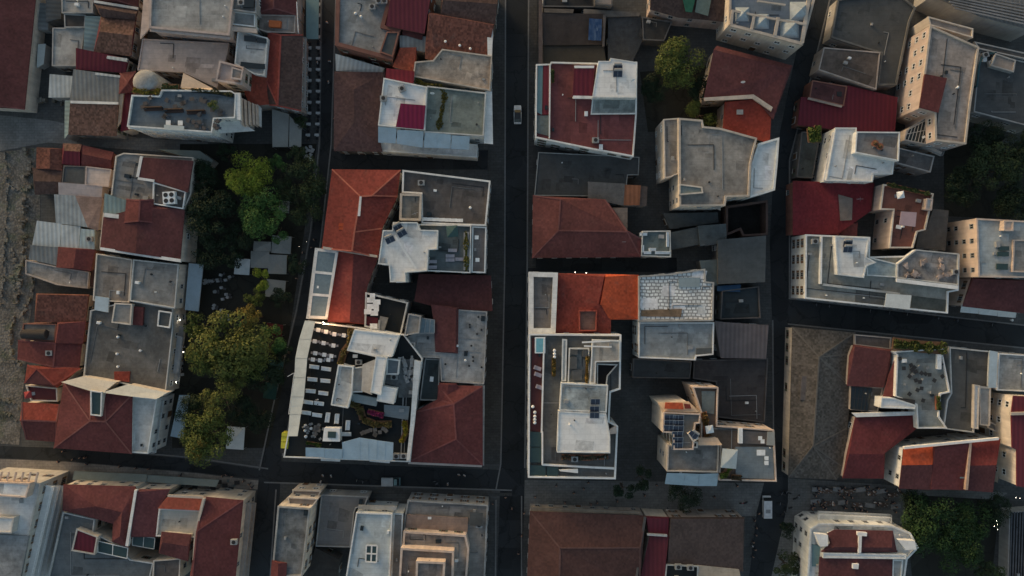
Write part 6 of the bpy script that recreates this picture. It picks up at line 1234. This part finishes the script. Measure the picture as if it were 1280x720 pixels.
put('parw', mk_parasol(pwhite, .8), 'G:403,310', 10, 'small white parasol on the brown floored terrace', z=11.9)
put('parp', mk_canopy(3.2, 4.0, cloth, 2.6), 'G:518,482', -5, 'pale pyramid canopy at the edge of the solar panel block', z=11.9)
each('shutter', lambda: (lambda t, a: (a.box(-.45, .45, -1.6, 1.6, .0, .8), a.obj('counter', pwhite, t), t)[2])(thing('bar_counter', '', 'counter'), MB()), [('G:598,355', 0, 'white slatted counter on the terrace of the orange lit wall'), ('p:1172,452', 0, 'white counter along the right rim of the pale hedge terrace')])
for s, l, m in (('p:42,492', 'red and white parasol on the narrow maroon terrace', mat('stripe', (.3, .05, .05))), ('p:1120,245', 'white cross shaped parasol on the terracotta terrace', pwhite)): put('pr' + l, mk_parasol(m, .75), s, 10, l)
o = put('cyl', lambda: (lambda t, a, c: (a.tube((-2.6, 0, 1.1), (2.6, 0, 1.1), 1.0, n=16), a.obj('drum', mat('plain', (.05, .045, .042)), t), c.box(-1.8, -1.4, -.7, .7, 0, .5), c.box(1.4, 1.8, -.7, .7, 0, .5), c.obj('cradle', pgrey, t), t)[5])(thing('water_tank', '', 'water tank'), MB(), MB()), 'D:152,253', 0, 'black horizontal water cylinder beside the narrow red roof')
for i, (x, y, l) in enumerate(((1092, 180, 'terracotta pot cluster on the grey roof room, left'), (1098, 184, 'terracotta pot cluster on the grey roof room, right'))): put('pot', lambda: (lambda t, a, c: (a.tube((0, 0, 0), (0, 0, .9), .5, .75, n=10), a.obj('pot', pterra, t), c.tube((0, 0, .9), (0, 0, 1.5), .5, .1, n=7), c.obj('shrub', mat('leaf', (.1, .06, .03)), t), t)[4])(thing('plant_pot', '', 'plant pot'), MB(), MB()), (x, y), 0, l)
for i in range(15): put('rub%d' % (i % 3), (lambda s: lambda: tag((lambda mb, R: ([mb.prism([Vector((x + R.uniform(-.4, .4), y + R.uniform(-.4, .4), 0)) for x, y in ((0, 0), (.7, 0), (.8, .6), (.1, .7))], 0, R.uniform(.2, .5)) for k in range(3)], mb.obj('rubble_heap', F_(.36, .3, .27, 1.6)))[1])(MB(), random.Random(s)), '', 'rubble'))(i), pts('A:%f,%f' % (640 + rp.uniform(0, 270), 260 + rp.uniform(0, 120)))[0], rp.uniform(0, 360), 'low heap of rubble on the broken roof of the long white block', 'rubble heaps on the long white block', z=10.8)
# blue-green pipework
mb = MB(); z = 8.2; q = W('03:1045,430 1055,330 1070,285 1100,270 1140,262', z); c = q[2].copy(); c.z = 7
for a, e in zip(q, q[1:]): mb.tube(a, e, .22, n=8)
mb.tube(q[0], (q[0].x, q[0].y, 7), .22, n=8); mb.tube(q[-1], (q[-1].x, q[-1].y, 7), .22, n=8)
o = mb.obj('roof_pipe', mat('plain', (.05, .11, .13)), None, c); o.location = c; tag(o, 'bent blue green pipe along the wall of the tall pale block', 'pipe')
# blue tarpaulin over the market yard
q = W('02:386,92 450,96 446,204 381,200', 5.2); c = sum(q, Vector()) / 4; mb = MB(); R = random.Random(2); n = 7
g = [[q[0].lerp(q[1], i / n).lerp(q[3].lerp(q[2], i / n), j / n) + Vector((0, 0, R.uniform(-.12, .12))) for j in range(n + 1)] for i in range(n + 1)]
for i in range(n):
    for j in range(n): mb.face([g[i][j], g[i][j + 1], g[i + 1][j + 1], g[i + 1][j]])
o = mb.obj('tarpaulin', pblue, None, c); o.location = c; tag(o, 'creased blue tarpaulin over the dark brown market roofs', 'tarpaulin')

# ---- lamps that are lit in the photograph
for s, z, l, g in (('p:225,400', 5, 'lit lamp at the top of the lamp row on the railed balcony', None), ('p:229,440', 5, 'lit lamp in the middle of the lamp row on the railed balcony', None), ('p:220,478', 5, 'lit lamp at the foot of the lamp row on the railed balcony', None), ('p:239,419', 3, 'lit lamp in the alley apart from the balcony row', None), ('p:719,340', 6, 'brighter of two lit lamps on the lane wall of the orange roof', None), ('p:733,341', 6, 'fainter of two lit lamps on the lane wall of the orange roof', None), ('p:404,404', 11.2, 'glowing lamp in the corner where the glazed gallery meets the black terrace', None)): put('lamp', mk_lamp, s, 0, l, g, z=z, s=1.3 if 'glowing' in l else .6)
for x, y in ((1243, 628), (1247, 626), (1246, 651), (1247, 656), (1247, 662), (1243, 658), (1270, 622), (1275, 623), (291, 435), (285, 483), (374, 308), (383, 302)): put('lamp', mk_lamp, (x, y), 0, 'tiny lit lamp glinting among dark trees', 'tiny lamps among the trees', z=7.5, s=.24)
# ================================================================ light, sky, camera
AZ, EL = math.radians(-42), math.radians(7)      # sun low in the upper left of the picture (azimuth from +Y, towards -X)
d = Vector((math.sin(AZ) * math.cos(EL), math.cos(AZ) * math.cos(EL), math.sin(EL)))
sl = bpy.data.lights.new('sun', 'SUN'); sl.energy = .55; sl.angle = math.radians(6.0); sl.color = (1, .8, .68)
so = bpy.data.objects.new('sun', sl); COL.objects.link(so); so.rotation_euler = d.to_track_quat('Z', 'Y').to_euler(); so.location = (0, 0, 80)
w = bpy.data.worlds.new('World'); scene.world = w; w.use_nodes = True; nt = w.node_tree
sky = nt.nodes.new('ShaderNodeTexSky'); sky.sky_type = 'NISHITA'; sky.sun_disc = False; sky.sun_elevation = EL; sky.sun_rotation = AZ; sky.air_density = 1.0; sky.dust_density = 4.0; sky.ozone_density = 0.75
nt.links.new(sky.outputs[0], nt.nodes['Background'].inputs[0]); nt.nodes['Background'].inputs[1].default_value = 0.15
lp = bpy.data.lights.new('lamp_glow', 'POINT'); lp.energy = 330; lp.color = (1, .5, .2); lp.shadow_soft_size = .2
lo = bpy.data.objects.new('lamp_glow', lp); COL.objects.link(lo); lo.location = P((409, 401), 12.6)
cam = bpy.data.cameras.new('camera'); co = bpy.data.objects.new('camera', cam); COL.objects.link(co); scene.camera = co
co.location = (0, 0, CAM_H); co.rotation_euler = (0, 0, 0); cam.sensor_width = 36; cam.lens = 36 * CAM_H / (1280 * MPP); cam.clip_end = 2000
vs = scene.view_settings; vs.view_transform = 'Standard'; vs.look = 'None'; vs.gamma = 1; vs.use_curve_mapping = False; vs.exposure = EXPOSURE
